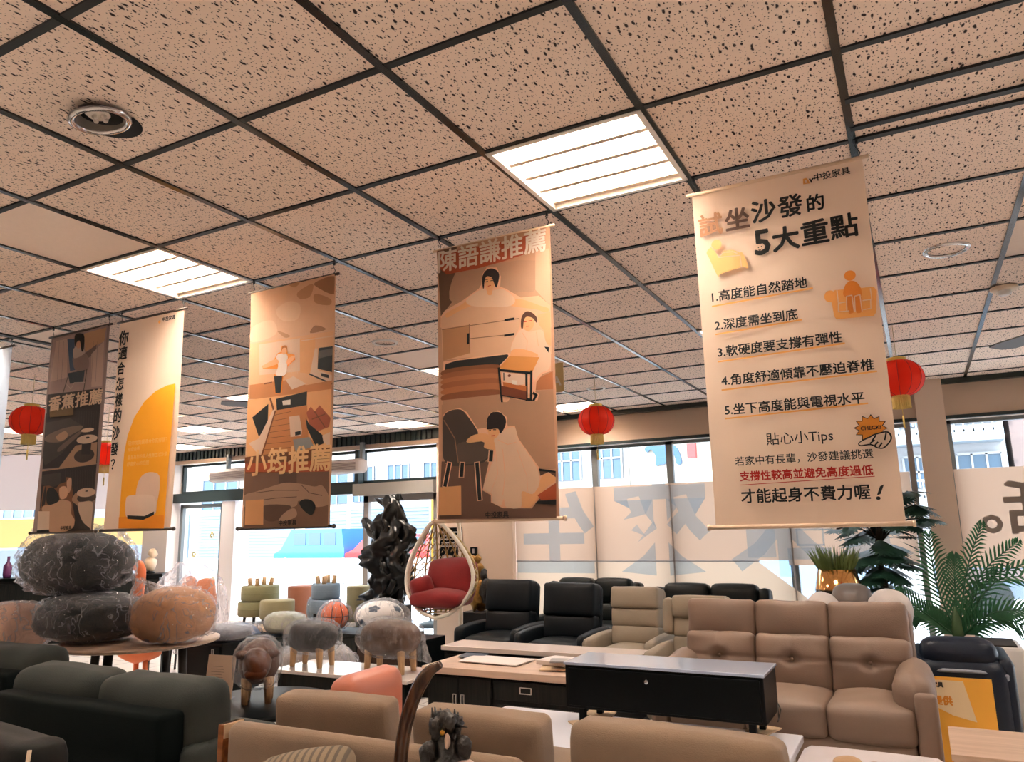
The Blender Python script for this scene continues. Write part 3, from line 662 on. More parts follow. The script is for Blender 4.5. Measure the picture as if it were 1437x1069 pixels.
 ('P','cutline',0,[(38,791),(60,774),(124,767),(162,789),(216,869),(259,867),(259,846),(278,805),(320,796),(361,828),(366,870),(401,871),(417,926),(510,1054),(514,1089),(553,1076),(585,1098),(584,1122),(551,1140),(471,1221),(335,1216),(277,1189),(277,1159),(236,1137),(274,1004),(220,1022),(49,1012)]),
 ('P','m_chair',1,[(38,800),(73,775),(130,775),(168,811),(216,879),(222,917),(293,953),(281,989),(220,1022),(52,1012),(34,881)]),
 ('P','m_chairlt',1,[(116,925),(258,935),(284,974),(232,1012),(122,1013)]),
 ('L','m_line',4,0,[(41,816),(98,902),(115,1010)]),
 ('L','cutline',24,0,[(68,1013),(45,1107)]),
 ('L','ink',15,0,[(68,1013),(45,1107)]),
 ('L','cutline',24,0,[(211,1021),(222,1172)]),
 ('L','ink',15,0,[(211,1021),(222,1172)]),
 ('L','cutline',24,0,[(136,1017),(131,1069)]),
 ('L','ink',15,0,[(136,1017),(131,1069)]),
 ('L','cutline',24,0,[(284,974),(280,1010)]),
 ('L','ink',15,0,[(284,974),(280,1010)]),
 ('P','skin',1,[(160,915),(197,894),(258,893),(318,929),(323,966),(251,956),(246,927),(172,927)]),
 ('P','skin',1,[(428,1150),(496,1148),(520,1094),(548,1081),(583,1097),(579,1117),(540,1140),(471,1213),(426,1209)]),
 ('P','dress',1,[(242,1127),(280,1036),(305,970),(300,917),(348,885),(401,878),(417,931),(466,1001),(504,1064),(510,1119),(478,1162),(428,1150),(421,1214),(352,1212),(341,1176),(323,1206),(283,1184),(283,1154)]),
 ('L','cutline',3,0,[(340,967),(349,1080),(336,1161)]),
 ('L','cutline',3,0,[(318,924),(364,948),(405,941)]),
 ('P','skin',1,[(268,873),(295,870),(325,877),(318,908),(294,916),(273,900)]),
 ('P','hair',1,[(262,867),(266,830),(290,803),(332,807),(358,838),(354,869),(330,899),(319,877),(271,876)]),
 ('L','lip',4,0,[(287,905),(301,905)]),
 ('L','hair',3,0,[(272,882),(283,880)]),
 ('L','hair',3,0,[(296,879),(309,880)]),
 ('L','cutline',2,0,[(305,970),(315,1068),(277,1149)]),
 ('L','cutline',2,0,[(410,972),(453,1086),(456,1151)]),
 ('P','m_red',0,[(500,1168),(587,1122),(585,1188),(516,1188)]),
 ('P','ink',0,[(500,1192),(585,1190),(584,1210),(488,1202)]),
 ('P','ink',0,[(510,1059),(586,1073),(586,1080),(509,1069)]),
 ('P','qrpanel',0,[(17,1114),(130,1112),(130,1238),(10,1237)]),
 ('T','ink','中投家具',252,1255,363,0.022,None),
]),
'L': (-3.106,-2.512,2.851,1.58,[
 ('P','l_ceil',0,[(0,6),(593,1),(593,653),(24,594)]),
 ('P','l_b1',1,[(463,23),(593,13),(593,108),(481,54)]),
 ('P','l_b2',1,[(342,57),(446,27),(431,93),(361,95)]),
 ('P','l_p',1,[(192,131),(281,96),(363,130),(348,204),(241,194)]),
 ('P','l_b2',1,[(465,85),(569,130),(562,162),(467,133)]),
 ('P','l_b1',1,[(439,292),(472,256),(545,287)]),
 ('P','l_b2',1,[(207,245),(299,285),(263,291)]),
 ('P','l_p',1,[(28,198),(167,183),(199,264),(23,282)]),
 ('P','l_b2',1,[(276,0),(357,0),(323,26)]),
 ('P','l_room',0,[(10,291),(593,303),(593,583),(424,579),(28,582)]),
 ('P','l_curt',0,[(81,304),(370,309),(378,485),(91,472)]),
 ('P','l_wall2',0,[(370,316),(474,317),(481,517),(447,506),(378,491)]),
 ('L','l_p',2,0,[(109,308),(118,468)]),
 ('L','l_p',2,0,[(151,313),(160,473)]),
 ('L','l_p',2,0,[(192,319),(201,477)]),
 ('L','l_p',2,0,[(233,324),(241,482)]),
 ('L','l_p',2,0,[(274,330),(281,487)]),
 ('L','l_p',2,0,[(314,335),(321,492)]),
 ('L','l_p',2,0,[(354,341),(361,496)]),
 ('L','l_p',5,0,[(384,325),(593,329)]),
 ('P','cream',0,[(447,506),(476,377),(493,380),(497,492),(593,531),(593,579)]),
 ('P','ink',0,[(500,379),(593,382),(593,515),(497,486)]),
 ('P','l_tv',0,[(502,394),(593,392),(593,428),(503,434)]),
 ('L','ink',6,0,[(443,507),(593,575)]),
 ('P','ink',0,[(523,512),(573,527),(572,543),(523,528)]),
 ('P','l_fl',0,[(24,519),(212,519),(292,522),(424,563),(593,557),(593,653),(28,595)]),
 ('P','cream',0,[(283,521),(335,506),(423,556),(329,576)]),
 ('L','l_br',6,0,[(131,524),(185,522)]),
 ('P','deeporange',0,[(107,425),(188,408),(218,370),(240,366),(247,333),(283,338),(290,380),(339,393),(344,420),(293,448),(282,494),(264,498),(260,585),(211,587),(197,491),(222,453),(117,440)]),
 ('P','white',1,[(210,390),(231,374),(286,386),(290,441),(277,493),(210,485),(226,440)]),
 ('P','skin',1,[(118,423),(206,400),(225,426),(126,438)]),
 ('P','skin',1,[(287,413),(332,397),(338,413),(293,441)]),
 ('E','skin',265,362,18,21),
 ('P','hair3',1,[(247,361),(252,337),(279,337),(286,366),(277,349),(255,348)]),
 ('P','ink',0,[(200,491),(257,496),(251,584),(215,584)]),
 ('P','l_wall2',0,[(15,600),(593,601),(593,960),(26,931)]),
 ('P','ink',0,[(221,614),(433,596),(432,667),(229,674)]),
 ('P','l_fl',0,[(220,674),(436,668),(451,830),(494,858),(430,924),(134,915)]),
 ('L','l_br',2,0,[(212,699),(326,690)]),
 ('L','l_br',2,0,[(201,728),(327,721)]),
 ('L','l_br',2,0,[(190,757),(329,752)]),
 ('L','l_br',2,0,[(179,786),(330,782)]),
 ('L','l_br',2,0,[(168,815),(331,813)]),
 ('L','l_br',2,0,[(157,844),(333,844)]),
 ('L','l_br',2,0,[(146,873),(334,874)]),
 ('P','ink',0,[(56,696),(168,635),(169,736),(110,804)]),
 ('P','cream',0,[(110,811),(210,659),(220,674),(129,898),(106,890),(38,832)]),
 ('L','l_br',8,0,[(220,677),(134,908)]),
 ('L','l_br',10,0,[(181,610),(206,666)]),
 ('P','cream',0,[(318,716),(387,714),(408,794),(404,820),(332,821)]),
 ('P','ink',0,[(361,798),(399,794),(400,813),(364,817)]),
 ('P','white',0,[(266,628),(323,627),(324,654),(272,652)]),
 ('P','l_sofa',0,[(434,706),(462,677),(488,705),(520,676),(593,746),(585,790),(492,811),(466,793)]),
 ('L','l_br',5,0,[(488,705),(557,787)]),
 ('L','l_br',5,0,[(473,742),(555,724)]),
 ('P','ink',0,[(430,732),(457,766),(559,838),(556,869),(503,881),(441,784)]),
 ('P','l_bed',0,[(350,835),(459,830),(490,880),(370,901)]),
 ('P','cream',0,[(542,830),(593,816),(593,892),(560,888)]),
 ('P','l_br',0,[(15,904),(292,896),(593,892),(593,1015),(23,997)]),
 ('P','m_red',0,[(22,938),(593,954),(593,1012),(25,981)]),
 ('P','l_dk',0,[(21,990),(593,1009),(593,1270),(28,1270)]),
 ('P','l_dk2',0,[(263,1003),(383,1006),(385,1060),(266,1061)]),
 ('P','l_bedl',1,[(28,1102),(108,1086),(239,1060),(317,1050),(419,1061),(502,1078),(550,1074),(593,1125),(593,1167),(505,1176),(405,1142),(373,1172),(176,1178),(32,1161)]),
 ('P','l_bedd',1,[(166,1159),(347,1165),(307,1201),(257,1237),(179,1229)]),
 ('P','l_bedl',1,[(274,1238),(307,1201),(373,1178),(392,1216),(326,1239)]),
 ('L','l_bedd',3,0,[(109,1092),(241,1085),(403,1092)]),
 ('L','l_bedd',3,0,[(129,1132),(251,1124),(388,1123)]),
 ('L','l_bedd',3,0,[(419,1068),(470,1107),(552,1123)]),
 ('P','ink',1,[(406,1154),(438,1137),(488,1145),(513,1176),(490,1215),(440,1193)]),
 ('T','l_gold','小筠推薦',40,1003,600,0.022,None),
 ('P','qrpanel',0,[(37,1129),(164,1127),(169,1254),(39,1254)]),
 ('T','ink','中投家具',276,1262,392,0.022,None),
]),
'Y': (-4.232,-3.65,2.85,1.59,[
 ('T','ink','你',15,149,101,0.03,89),
 ('T','ink','適',22,239,99,0.03,78),
 ('T','ink','合',21,333,89,0.03,76),
 ('T','ink','怎',24,428,92,0.03,77),
 ('T','ink','樣',25,528,91,0.03,79),
 ('T','ink','的',24,624,92,0.03,81),
 ('T','ink','沙',23,729,88,0.03,80),
 ('T','ink','發',21,821,86,0.03,74),
 ('T','ink','？',32,904,69,0.03,58),
 ('P','y_arc',0,[(554,444),(487,447),(391,470),(296,521),(214,608),(165,712),(146,818),(144,977),(147,1250),(538,1257),(540,996)]),
 ('T','ink','中投家具',405,56,518,0.03,None),
 ('E','orange',380,52,10,10),
 ('T','y_txt','陪你找到最適合你的那張？',178,774,519,0.0,None),
 ('T','y_txt','依您坐感',182,809,283,0.0,None),
 ('T','y_txt','量身為您的家人推薦生活沙發',182,856,526,0.0,None),
 ('T','y_txt','舒適安心的空間',180,896,372,0.0,None),
 ('P','y_floor',0,[(143,1185),(530,1183),(538,1257),(147,1250)]),
 ('P','y_chair',1,[(282,1086),(297,984),(361,942),(460,954),(482,1018),(467,1119),(454,1175),(348,1178)]),
 ('P','y_chair2',1,[(204,1174),(195,1096),(226,1065),(414,1069),(456,1106),(455,1168),(369,1197),(240,1190)]),
 ('P','ink',0,[(217,1177),(368,1185),(448,1162),(448,1181),(361,1206),(221,1197)]),
]),
'D': (-4.935,-4.33,2.855,1.588,[
 ('P','d_curt',0,[(29,23),(590,4),(592,431),(39,416)]),
 ('P','d_curt2',0,[(66,35),(191,35),(219,295),(44,304)]),
 ('P','d_beige',0,[(357,26),(581,17),(571,105),(385,149)]),
 ('P','d_grey',0,[(376,161),(498,115),(496,177),(413,194)]),
 ('P','d_curt2',0,[(453,171),(571,105),(587,391),(482,386)]),
 ('L','d_grey',2,0,[(101,40),(120,312)]),
 ('L','d_grey',2,0,[(148,46),(166,317)]),
 ('L','d_grey',2,0,[(463,90),(477,352)]),
 ('L','d_grey',2,0,[(506,96),(520,356)]),
 ('P','d_blue',0,[(186,37),(261,48),(302,256),(247,257)]),
 ('P','d_coat',1,[(266,161),(386,156),(437,217),(423,271),(302,256)]),
 ('P','d_pale',1,[(264,112),(335,107),(386,156),(279,177)]),
 ('P','ink',1,[(268,20),(358,33),(371,126),(351,141),(319,70),(288,87),(272,92)]),
 ('P','skin2',1,[(287,80),(319,66),(335,107),(304,117)]),
 ('P','d_teal',0,[(226,268),(401,268),(396,343),(259,341)]),
 ('L','ink',6,0,[(422,264),(409,399)]),
 ('L','ink',6,0,[(230,297),(195,397)]),
 ('L','d_pale',4,0,[(232,345),(275,378),(303,339),(413,348)]),
 ('P','d_dark',0,[(29,387),(589,404),(590,648),(52,604)]),
 ('P','d_dark',0,[(32,512),(582,512),(604,867),(54,870)]),
 ('L','d_line',2,0,[(383,529),(391,651)]),
 ('L','d_line',2,0,[(408,532),(416,653)]),
 ('L','d_line',2,0,[(434,534),(441,655)]),
 ('L','d_line',2,0,[(459,536),(466,657)]),
 ('L','d_line',2,0,[(484,538),(491,659)]),
 ('L','d_line',2,0,[(509,541),(516,661)]),
 ('L','d_line',2,0,[(533,543),(541,663)]),
 ('L','d_line',2,0,[(558,545),(565,665)]),
 ('L','d_line',2,0,[(583,548),(589,667)]),
 ('P','d_floor',0,[(55,878),(226,873),(379,742),(590,736),(597,870),(56,885)]),
 ('P','d_sofa',0,[(48,572),(296,564),(418,618),(401,659),(236,789),(80,850),(42,798)]),
 ('P','d_cush',1,[(51,668),(142,638),(281,621),(419,621),(422,643),(301,679),(224,709),(80,699)]),
 ('P','d_cush2',1,[(166,673),(249,643),(287,664),(274,692),(211,701)]),
 ('P','d_sofa2',1,[(206,744),(412,653),(425,668),(233,767)]),
 ('L','d_line',4,0,[(176,583),(200,628)]),
 ('E','d_dark2',473,811,100,42),
 ('P','d_dark',0,[(439,725),(534,732),(534,808),(444,802)]),
 ('E','d_table',487,711,103,27),
 ('E','ink',492,702,20,6),
 ('E','d_table',485,655,65,13),
 ('P','d_dark',0,[(56,885),(604,871),(604,1256),(79,1267)]),
 ('L','d_line',2,0,[(298,891),(311,1017)]),
 ('L','d_line',2,0,[(324,892),(337,1018)]),
 ('L','d_line',2,0,[(349,894),(362,1019)]),
 ('L','d_line',2,0,[(374,895),(387,1020)]),
 ('L','d_line',2,0,[(399,897),(412,1021)]),
 ('L','d_line',2,0,[(424,898),(436,1022)]),
 ('L','d_line',2,0,[(449,899),(461,1023)]),
 ('L','d_line',2,0,[(474,901),(485,1024)]),
 ('L','d_line',2,0,[(498,902),(510,1025)]),
 ('L','d_line',2,0,[(523,903),(534,1026)]),
 ('L','d_line',2,0,[(547,905),(558,1027)]),
 ('L','d_line',2,0,[(571,906),(582,1028)]),
 ('L','d_line',2,0,[(595,907),(604,1029)]),
 ('P','d_sofa',0,[(65,907),(254,903),(264,973),(151,996),(63,964)]),
 ('P','d_floor',0,[(382,1075),(421,1035),(604,1083),(604,1110),(467,1119)]),
 ('E','d_dark2',536,1067,93,31),
 ('E','d_table',527,1036,92,27),
 ('E','ink',531,1028,15,4),
 ('P','d_table',1,[(454,1105),(507,1090),(604,1104),(604,1253),(594,1249),(511,1201)]),
 ('P','d_brown',0,[(80,1106),(89,979),(148,978),(222,999),(253,973),(320,962),(316,934),(368,937),(383,999),(399,1034),(394,1075),(445,1199),(408,1252),(194,1265),(67,1134)]),
 ('P','d_body',1,[(94,1120),(167,1095),(279,1071),(384,1089),(400,1157),(439,1199),(408,1252),(206,1265)]),
 ('P','d_face',1,[(257,1001),(313,989),(346,1018),(335,1059),(278,1064)]),
 ('P','ink',1,[(133,1066),(135,1003),(186,991),(244,1028),(263,1077),(168,1098)]),
 ('P','skin2',1,[(326,962),(368,940),(377,999),(353,1033)]),
 ('P','d_dark',1,[(104,994),(120,988),(124,1086),(91,1099)]),
 ('P','cream',0,[(179,1137),(61,1133),(68,1252),(192,1251)]),
 ('P','ink',0,[(64,1251),(191,1248),(192,1265),(65,1266)]),
 ('T','ink','中投家具',308,1255,414,0.022,None),
 ('T','d_gold','香蕉推薦',65,502,606,0.022,93),
 ('P','d_br2',0,[(74,489),(326,499),(333,547),(88,542)]),
 ('T','d_gold','香蕉',64,498,326,0.022,85),
]),
}
# ================================================================ hanging banners (printed fabric)
PAL = dict(ink=(20, 26, 26), cream=(240, 214, 190), orange=(240, 176, 96), ltorange=(246, 196, 126), dkorange=(226, 140, 50), deeporange=(240, 150, 50), brown=(176, 128, 88), dkbrown=(84, 58, 42), red=(186, 36, 26), white=(250, 236, 222),
 m_wall=(206, 160, 128), m_dk=(112, 84, 66), m_sofa=(196, 156, 126), m_pale=(226, 184, 152), m_red=(186, 88, 52), m_cab=(232, 190, 154), m_cabdk=(198, 148, 106), m_line=(150, 112, 86), m_teal=(40, 40, 40), m_fl1=(140, 88, 58), m_fl2=(166, 104, 68), m_fl3=(186, 120, 78), m_rug=(186, 146, 116), m_peach=(238, 190, 140), m_top=(228, 160, 88), m_shelf=(196, 116, 62), m_drawer=(120, 62, 40), m_floor=(112, 84, 70), m_chair=(74, 62, 56), m_chairlt=(96, 80, 70),
 cutline=(246, 196, 158), skin=(244, 188, 134), skin2=(214, 168, 140), dress=(240, 208, 178), hair=(34, 26, 26), hair2=(96, 62, 48), hair3=(190, 120, 60), lip=(210, 70, 50), qrpanel=(238, 176, 120),
 l_ceil=(232, 192, 156), l_b1=(176, 132, 98), l_b2=(206, 158, 120), l_p=(240, 206, 172), l_room=(238, 192, 146), l_curt=(236, 206, 178), l_wall2=(240, 186, 130), l_tv=(92, 86, 80), l_fl=(206, 140, 86), l_br=(122, 74, 46), l_sofa=(176, 98, 70), l_bed=(150, 152, 150), l_dk=(122, 92, 74), l_dk2=(96, 72, 60), l_bedl=(176, 142, 118), l_bedd=(96, 70, 56), l_gold=(248, 206, 150),
 y_arc=(250, 176, 40), y_txt=(255, 206, 120), y_floor=(240, 156, 40), y_chair=(236, 212, 190), y_chair2=(244, 222, 202),
 d_curt=(176, 152, 146), d_curt2=(206, 180, 170), d_beige=(206, 164, 130), d_grey=(120, 100, 98), d_blue=(62, 88, 118), d_coat=(150, 130, 126), d_pale=(206, 188, 180), d_teal=(24, 46, 62), d_dark=(44, 38, 38), d_dark2=(66, 54, 50), d_line=(72, 62, 60), d_floor=(176, 138, 110), d_sofa=(66, 58, 56), d_sofa2=(110, 92, 82), d_cush=(126, 106, 92), d_cush2=(186, 150, 122), d_table=(216, 188, 164), d_brown=(128, 84, 58), d_br2=(120, 96, 60), d_body=(210, 168, 136), d_face=(226, 180, 146), d_gold=(232, 204, 176))
m_hook = M('dark hook', (30, 32, 32), .5)
def banner(key, base, label, rod, tr=.35):
    if key in ART: x0, x1, zt, zb, items = ART[key]
    else: x0, x1, zt, zb = key; items = []
    t = thing('hanging_banner', label, 'banner', (x0, 2.845, zt), group='banners hanging in one row from the ceiling'); w = x1-x0; h = zt-zb
    mats = [M('banner '+label[:12], base, .75, tr=tr)]; slot = {}
    cl = B(); n = 14; wave = lambda x, z: .006*sin(x/w*2.2*pi+z*1.3)*min(1, 3*min(z/h, 1-z/h))
    vs = [(w*i/n, wave(w*i/n, h*k/n), -h*k/n) for k in range(n+1) for i in range(n+1)]
    cl.add(vs, [[k*(n+1)+i, k*(n+1)+i+1, (k+1)*(n+1)+i+1, (k+1)*(n+1)+i] for k in range(n) for i in range(n)], True)
    y = -.0070
    def put(b, mt, sl, col):
        if col not in sl: sl[col] = len(mt); mt.append(M('print '+col, PAL[col], .75, tr=tr, var=(7, .09)))
        b.mi = sl[col]
    for it in items:
        y -= .00009
        if it[0] == 'P':
            p = [(a*.001, -c*.001) for a, c in it[3]]; p = spline(p, 4) if it[2] else p
            p = [(max(0, min(w, a)), max(-h, min(0, c))) for a, c in p]
            put(cl, mats, slot, it[1]); cl.add([(a, y, c) for a, c in p], [list(range(len(p)))])
        elif it[0] == 'E':
            put(cl, mats, slot, it[1]); cl.add([(it[2]*.001+it[4]*.001*cos(k*pi/10), y, -it[3]*.001+it[5]*.001*sin(k*pi/10)) for k in range(20)], [list(range(20))])
        elif it[0] == 'L':
            put(cl, mats, slot, it[1]); p = [Vector((a*.001, -c*.001)) for a, c in it[4]]; hw = it[2]*.0006
            for a, c in zip(p, p[1:]):
                d = (c-a); d = d.normalized() if d.length else Vector((1, 0)); nn = Vector((-d.y, d.x))*hw; a2 = a-d*hw*.6; c2 = c+d*hw*.6
                cl.add([(q.x, y, q.y) for q in (a2-nn, c2-nn, c2+nn, a2+nn)], [(0, 1, 2, 3)])
        else:
            _, col, body, u0, v, u1, bold, hh = it
            le = B(); lay_text(le, body, u0*.001, -v*.001, u1*.001, y-.0006, bold, h=hh*.001 if hh else None); le.obj('lettering', M('print '+col, PAL[col], .75, tr=tr, var=(7, .09)), t)
    cl.obj('cloth', mats, t)
    b = B(); b.cyl((-.022, 0, 0), (w+.022, 0, 0), .0075, 10); b.obj('top_rod', rod, t)
    b = B(); b.cyl((-.022, 0, -h), (w+.022, 0, -h), .0085, 10); b.cyl((-.03, 0, -h), (-.02, 0, -h), .011, 8); b.cyl((w+.02, 0, -h), (w+.03, 0, -h), .011, 8); b.obj('bottom_rod', rod, t)
    for x in (.012, w-.012):
        b = B(); b.tube([(x, 0, .006), (x+.008, 0, .02), (x, 0, .034), (x-.007, 0, .05), (x, 0, H-zt-.012)], .0022, 6); b.cyl((x, 0, H-zt-.02), (x, 0, H-zt-.004), .006, 8); b.obj('hook', m_hook, t)
    return t
m_rodw = M('cream rod', (228, 200, 172), .4); m_rodb = M('dark bronze rod', (64, 52, 44), .4)
banner('R', (240, 214, 190), 'cream banner with five numbered sofa tips in black characters, largest and rightmost', m_rodw)
banner('M', (206, 160, 128), 'brown photo banner of a woman in white with cabinet, side table and chair', m_rodw)
banner('L', (232, 192, 156), 'tan photo banner of a living room, sofa and bed', m_rodb)
banner('Y', (244, 218, 196), 'cream banner with a yellow arc and a white armchair', m_rodb)
banner('D', (150, 130, 124), 'dark grey photo banner of a sofa corner with white round tables', m_rodb)
banner((-5.99, -5.385, 2.86, 1.6), (190, 206, 226), 'plain pale blue banner cut by the left edge of the picture', m_rodb)
# ================================================================ sofas, recliners, cabinets
def fabric(name, col, rough=.85, s=220, v=.08, sheen=.15): return M(name, col, rough, bump=(s, .25), var=(9, v), sheen=sheen)
m_taupe = M('taupe leather cloth', (132, 111, 96), .55, bump=(160, .12), var=(6, .08)); m_greige = M('greige recliner cloth', (142, 130, 113), .65, bump=(120, .12), var=(6, .07))
m_blk = M('blue black leather', (8, 15, 20), .45, bump=(120, .1), var=(5, .15), spec=.25); m_blk2 = M('black green leather', (9, 16, 17), .45, bump=(120, .1), spec=.25); m_navy = M('navy leather', (15, 27, 44), .42, bump=(120, .1), spec=.3)
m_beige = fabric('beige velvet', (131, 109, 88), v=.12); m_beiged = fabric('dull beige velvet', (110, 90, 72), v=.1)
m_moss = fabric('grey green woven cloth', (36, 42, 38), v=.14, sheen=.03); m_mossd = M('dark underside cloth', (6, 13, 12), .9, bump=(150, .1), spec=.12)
m_pip = M('cream piping', (214, 190, 160), .6); m_foot = M('black foot', (12, 14, 15), .4)
def rail(b, pts, r=.006): b.tube(pts, r, 6); return b
def armchair(label, loc, mat, w=.68, bw=.46, h=1.01, wings=False, group=None, name='recliner', strip=True, sections=3):
    """reclining chair, faces -y; local origin on the floor under its middle"""
    t = thing(name, label, 'recliner', loc, group=group); aw = (w-bw)/2
    b = B(); b.cush((0, .1, .2), (w-.06, .62, .26), .05); b.obj('base', mat, t)
    b = B(); b.cush((0, -.1, .39), (bw-.01, .6, .2), .07, (0, .02, .03), nz=.006, ns=5, seed=loc[0]); b.obj('seat', mat, t)
    lean = lambda q: (q[0], q[1]+.16*(q[2]), q[2])
    zs = [.47, .47+(h-.47)*.42, h-.0] if sections == 2 else [.47, .63, .63+(h-.63)*.48, h]
    for k in range(len(zs)-1):
        z0, z1 = zs[k], zs[k+1]; zc = (z0+z1)/2; top = k == len(zs)-2
        b = B(); b.at(0, .17+.16*(zc-.4)+(0 if not top else -.015), zc, rx=-.16); b.cush((0, 0, 0), (bw, .17+(.03 if top else .0), z1-z0+.015), .028, (.0, .02, .004), nz=.005, ns=7, seed=k+loc[0]); b.obj('headrest' if top else 'back_cushion', mat, t)
    b = B(); b.at(0, .31, .66, rx=-.16); b.cush((0, 0, 0), (bw+.02, .1, h-.36), .05); b.obj('back_shell', mat, t)
    if wings:
        for s in (-1, 1): b = B(); b.at(s*(bw/2+.04), .22, h-.16, rx=-.16); b.cush((0, 0, 0), (.1, .2, .30), .05); b.obj('wing', mat, t)
    for s in (-1, 1):
        b = B(); b.cush((s*(w/2-aw/2), .0, .33), (aw, .72, .5), .05, (.01, .02, .02)); b.obj('armrest', mat, t)
    if strip:
        b = B(); b.cush((0, -.36, .3), (bw-.02, .1, .3), .04); b.obj('footrest', mat, t)
    for x in (-w/2+.08, w/2-.08):
        for y in (-.12, .36): b = B(); b.cyl((x, y, 0), (x, y, .08), .02, 8); b.obj('foot', m_foot, t)
    return t
armchair('black leather recliner farthest left, beside the egg chair', (-3.96, 7.15, 0), m_blk, .76, .54, 1.0, group='black recliners facing the camera', sections=2)
armchair('black leather recliner between another black one and a greige one', (-3.17, 6.95, 0), m_blk, .74, .55, .99, group='black recliners facing the camera', sections=2)
armchair('greige recliner with a three part back, right of the black pair', (-2.43, 6.78, 0), m_greige, .68, .46, .975, group='greige recliners')
armchair('greige recliner peeking over the left end of the taupe sofa', (-1.71, 6.3, 0), m_greige, .68, .44, .95, wings=True, group='greige recliners')
def loveseat(label, x0, x1, y, h, mat):
    t = thing('loveseat', label, 'sofa', ((x0+x1)/2, y, 0), group='black loveseats by the window'); w = x1-x0; wg = .12; s = (w-2*wg)/2
    b = B(); b.cush((0, -.2, .22), (w, .7, .36), .06); b.obj('base', mat, t)
    for k in (-1, 1):
        b = B(); b.at(k*s/2, .05, h-.13, rx=-.12); b.cush((0, 0, 0), (s-.01, .2, .27), .06, (0, .02, .01)); b.obj('headrest', mat, t)
        b = B(); b.at(k*s/2, .0, h-.38, rx=-.12); b.cush((0, 0, 0), (s-.01, .2, .26), .07, (0, .02, 0)); b.obj('back_cushion', mat, t)
        b = B(); b.cush((k*s/2, -.25, .44), (s-.01, .55, .16), .06, (0, 0, .02)); b.obj('seat', mat, t)
        b = B(); b.at(k*(w/2-wg/2), .03, h-.2, rx=-.12); b.cush((0, 0, 0), (wg, .22, .34), .055); b.obj('wing', mat, t)
        b = B(); b.cush((k*(w/2-wg/2), -.22, .38), (wg+.02, .66, .44), .06); b.obj('armrest', mat, t)
    b = B(); b.cush((0, .12, .5), (w-.04, .12, h-.16), .05); b.obj('back_shell', mat, t)
    return t
loveseat('black two seat recliner sofa behind the second black recliner', -3.93, -2.8, 8.25, .965, m_blk2)
loveseat('black two seat recliner sofa behind the greige recliners', -2.66, -1.42, 8.2, .925, m_blk2)
# ---- taupe three seat sofa
t = thing('three_seat_sofa', 'large taupe padded sofa with buttoned back and pillow arms', 'sofa', (-.83, 5.3, 0))
sw = .46
b = B(); b.cush((0, .1, .2), (1.42, .75, .28), .05); b.obj('base', m_taupe, t)
b = B(); b.cush((0, .36, .58), (1.42, .14, .82), .06); b.obj('back_shell', m_taupe, t)
def dent(q, zc=.02):
    d = math.exp(-((q[0]/.045)**2+((q[2]-zc)/.035)**2)); g = math.exp(-((q[2]-zc)/.012)**2)*.012; v = math.exp(-(q[0]/.012)**2)*.008*(q[2] > zc)
    return (q[0], q[1]+(.05*d+g+v)*(q[1] < 0), q[2])
for k in (-1, 0, 1):
    b = B(); b.at(k*sw, .21, .905, rx=-.2); b.cush((0, 0, 0), (sw+.002, .17, .25), .035, (0, .03, .002), n=14, nz=.006, ns=9, seed=k+5); b.obj('headrest', m_taupe, t)
    b = B(); b.at(k*sw, .13, .655, rx=-.15); b.cush((0, 0, 0), (sw+.002, .2, .345), .04, (0, .045, .0), n=30, fn=dent, nz=.007, ns=8, seed=k+9); o = b.obj('back_cushion', m_taupe, t)
    bb = B(); bb.at(k*sw, .13, .655, rx=-.15); bb.ball((0, -.108, .02), .012, 8); bb.obj('button', m_taupe, o)
    b = B(); b.cush((k*sw, -.17, .43), (sw+.0, .56, .19), .04, (0, .02, .04), n=16, nz=.006, ns=7, seed=k+2); b.obj('seat_cushion', m_taupe, t)
b = B(); b.cush((0, -.38, .25), (1.36, .08, .2), .03); b.obj('front_panel', m_taupe, t)
for s in (-1, 1):
    x = s*.735
    b = B(); b.cush((x, -.02, .34), (.11, .74, .54), .045, (.01, 0, 0)); a = b.obj('armrest', m_taupe, t)
    b = B(); b.at(x-s*.045, -.09, .585, rx=.05); b.cush((0, 0, 0), (.20, .60, .25), .095, (.01, .02, .01), n=14, nz=.008, ns=6, seed=s+3); b.obj('arm_pillow', m_taupe, a)
    b = B(); b.cush((x+s*.01, -.41, .335), (.115, .07, .57), .03, n=8); b.obj('arm_front', m_taupe, a)
    for y in (-.34, .36): b = B(); b.cyl((s*.7, y, 0), (s*.7, y, .08), .025, 8); b.obj('foot', m_foot, t)
# ---- navy sofa at the right, poster against it
t = thing('navy_armchair', 'navy leather armchair back with pale piping at the right, under the palm', 'armchair', (.13, 6.2, 0))
b = B(); b.cush((0, .1, .33), (.52, .66, .62), .08, (.02, .02, 0)); b.obj('body', m_navy, t)
b = B(); b.cush((-.01, -.1, .665), (.46, .2, .19), .085, (0, .01, .01), n=12); b.obj('headrest', m_navy, t)
b = B(); b.cush((0, .22, .6), (.5, .5, .14), .06); b.obj('seat', m_navy, t)
b = B(); b.tube([(-.26, -.19, .55), (-.1, -.235, .57), (.1, -.235, .57), (.25, -.19, .55), (.265, -.1, .3), (.26, -.1, .05)], .012, 8); b.obj('piping', M('blue grey piping', (150, 158, 170), .5), t)
for s in (-1, 1): b = B(); b.cush((s*.25, .12, .4), (.1, .62, .5), .045); b.obj('armrest', m_navy, t)
t = thing('poster_board', 'yellow poster board with orange characters leaning on the navy armchair', 'poster', (-.075, 5.86, 0)); t.rotation_euler = (-.1, 0, 0)
b = B(); b.box((.18, 0, .27), (.36, .012, .54)); b.obj('board', M('yellow card', (246, 180, 66), .6), t)
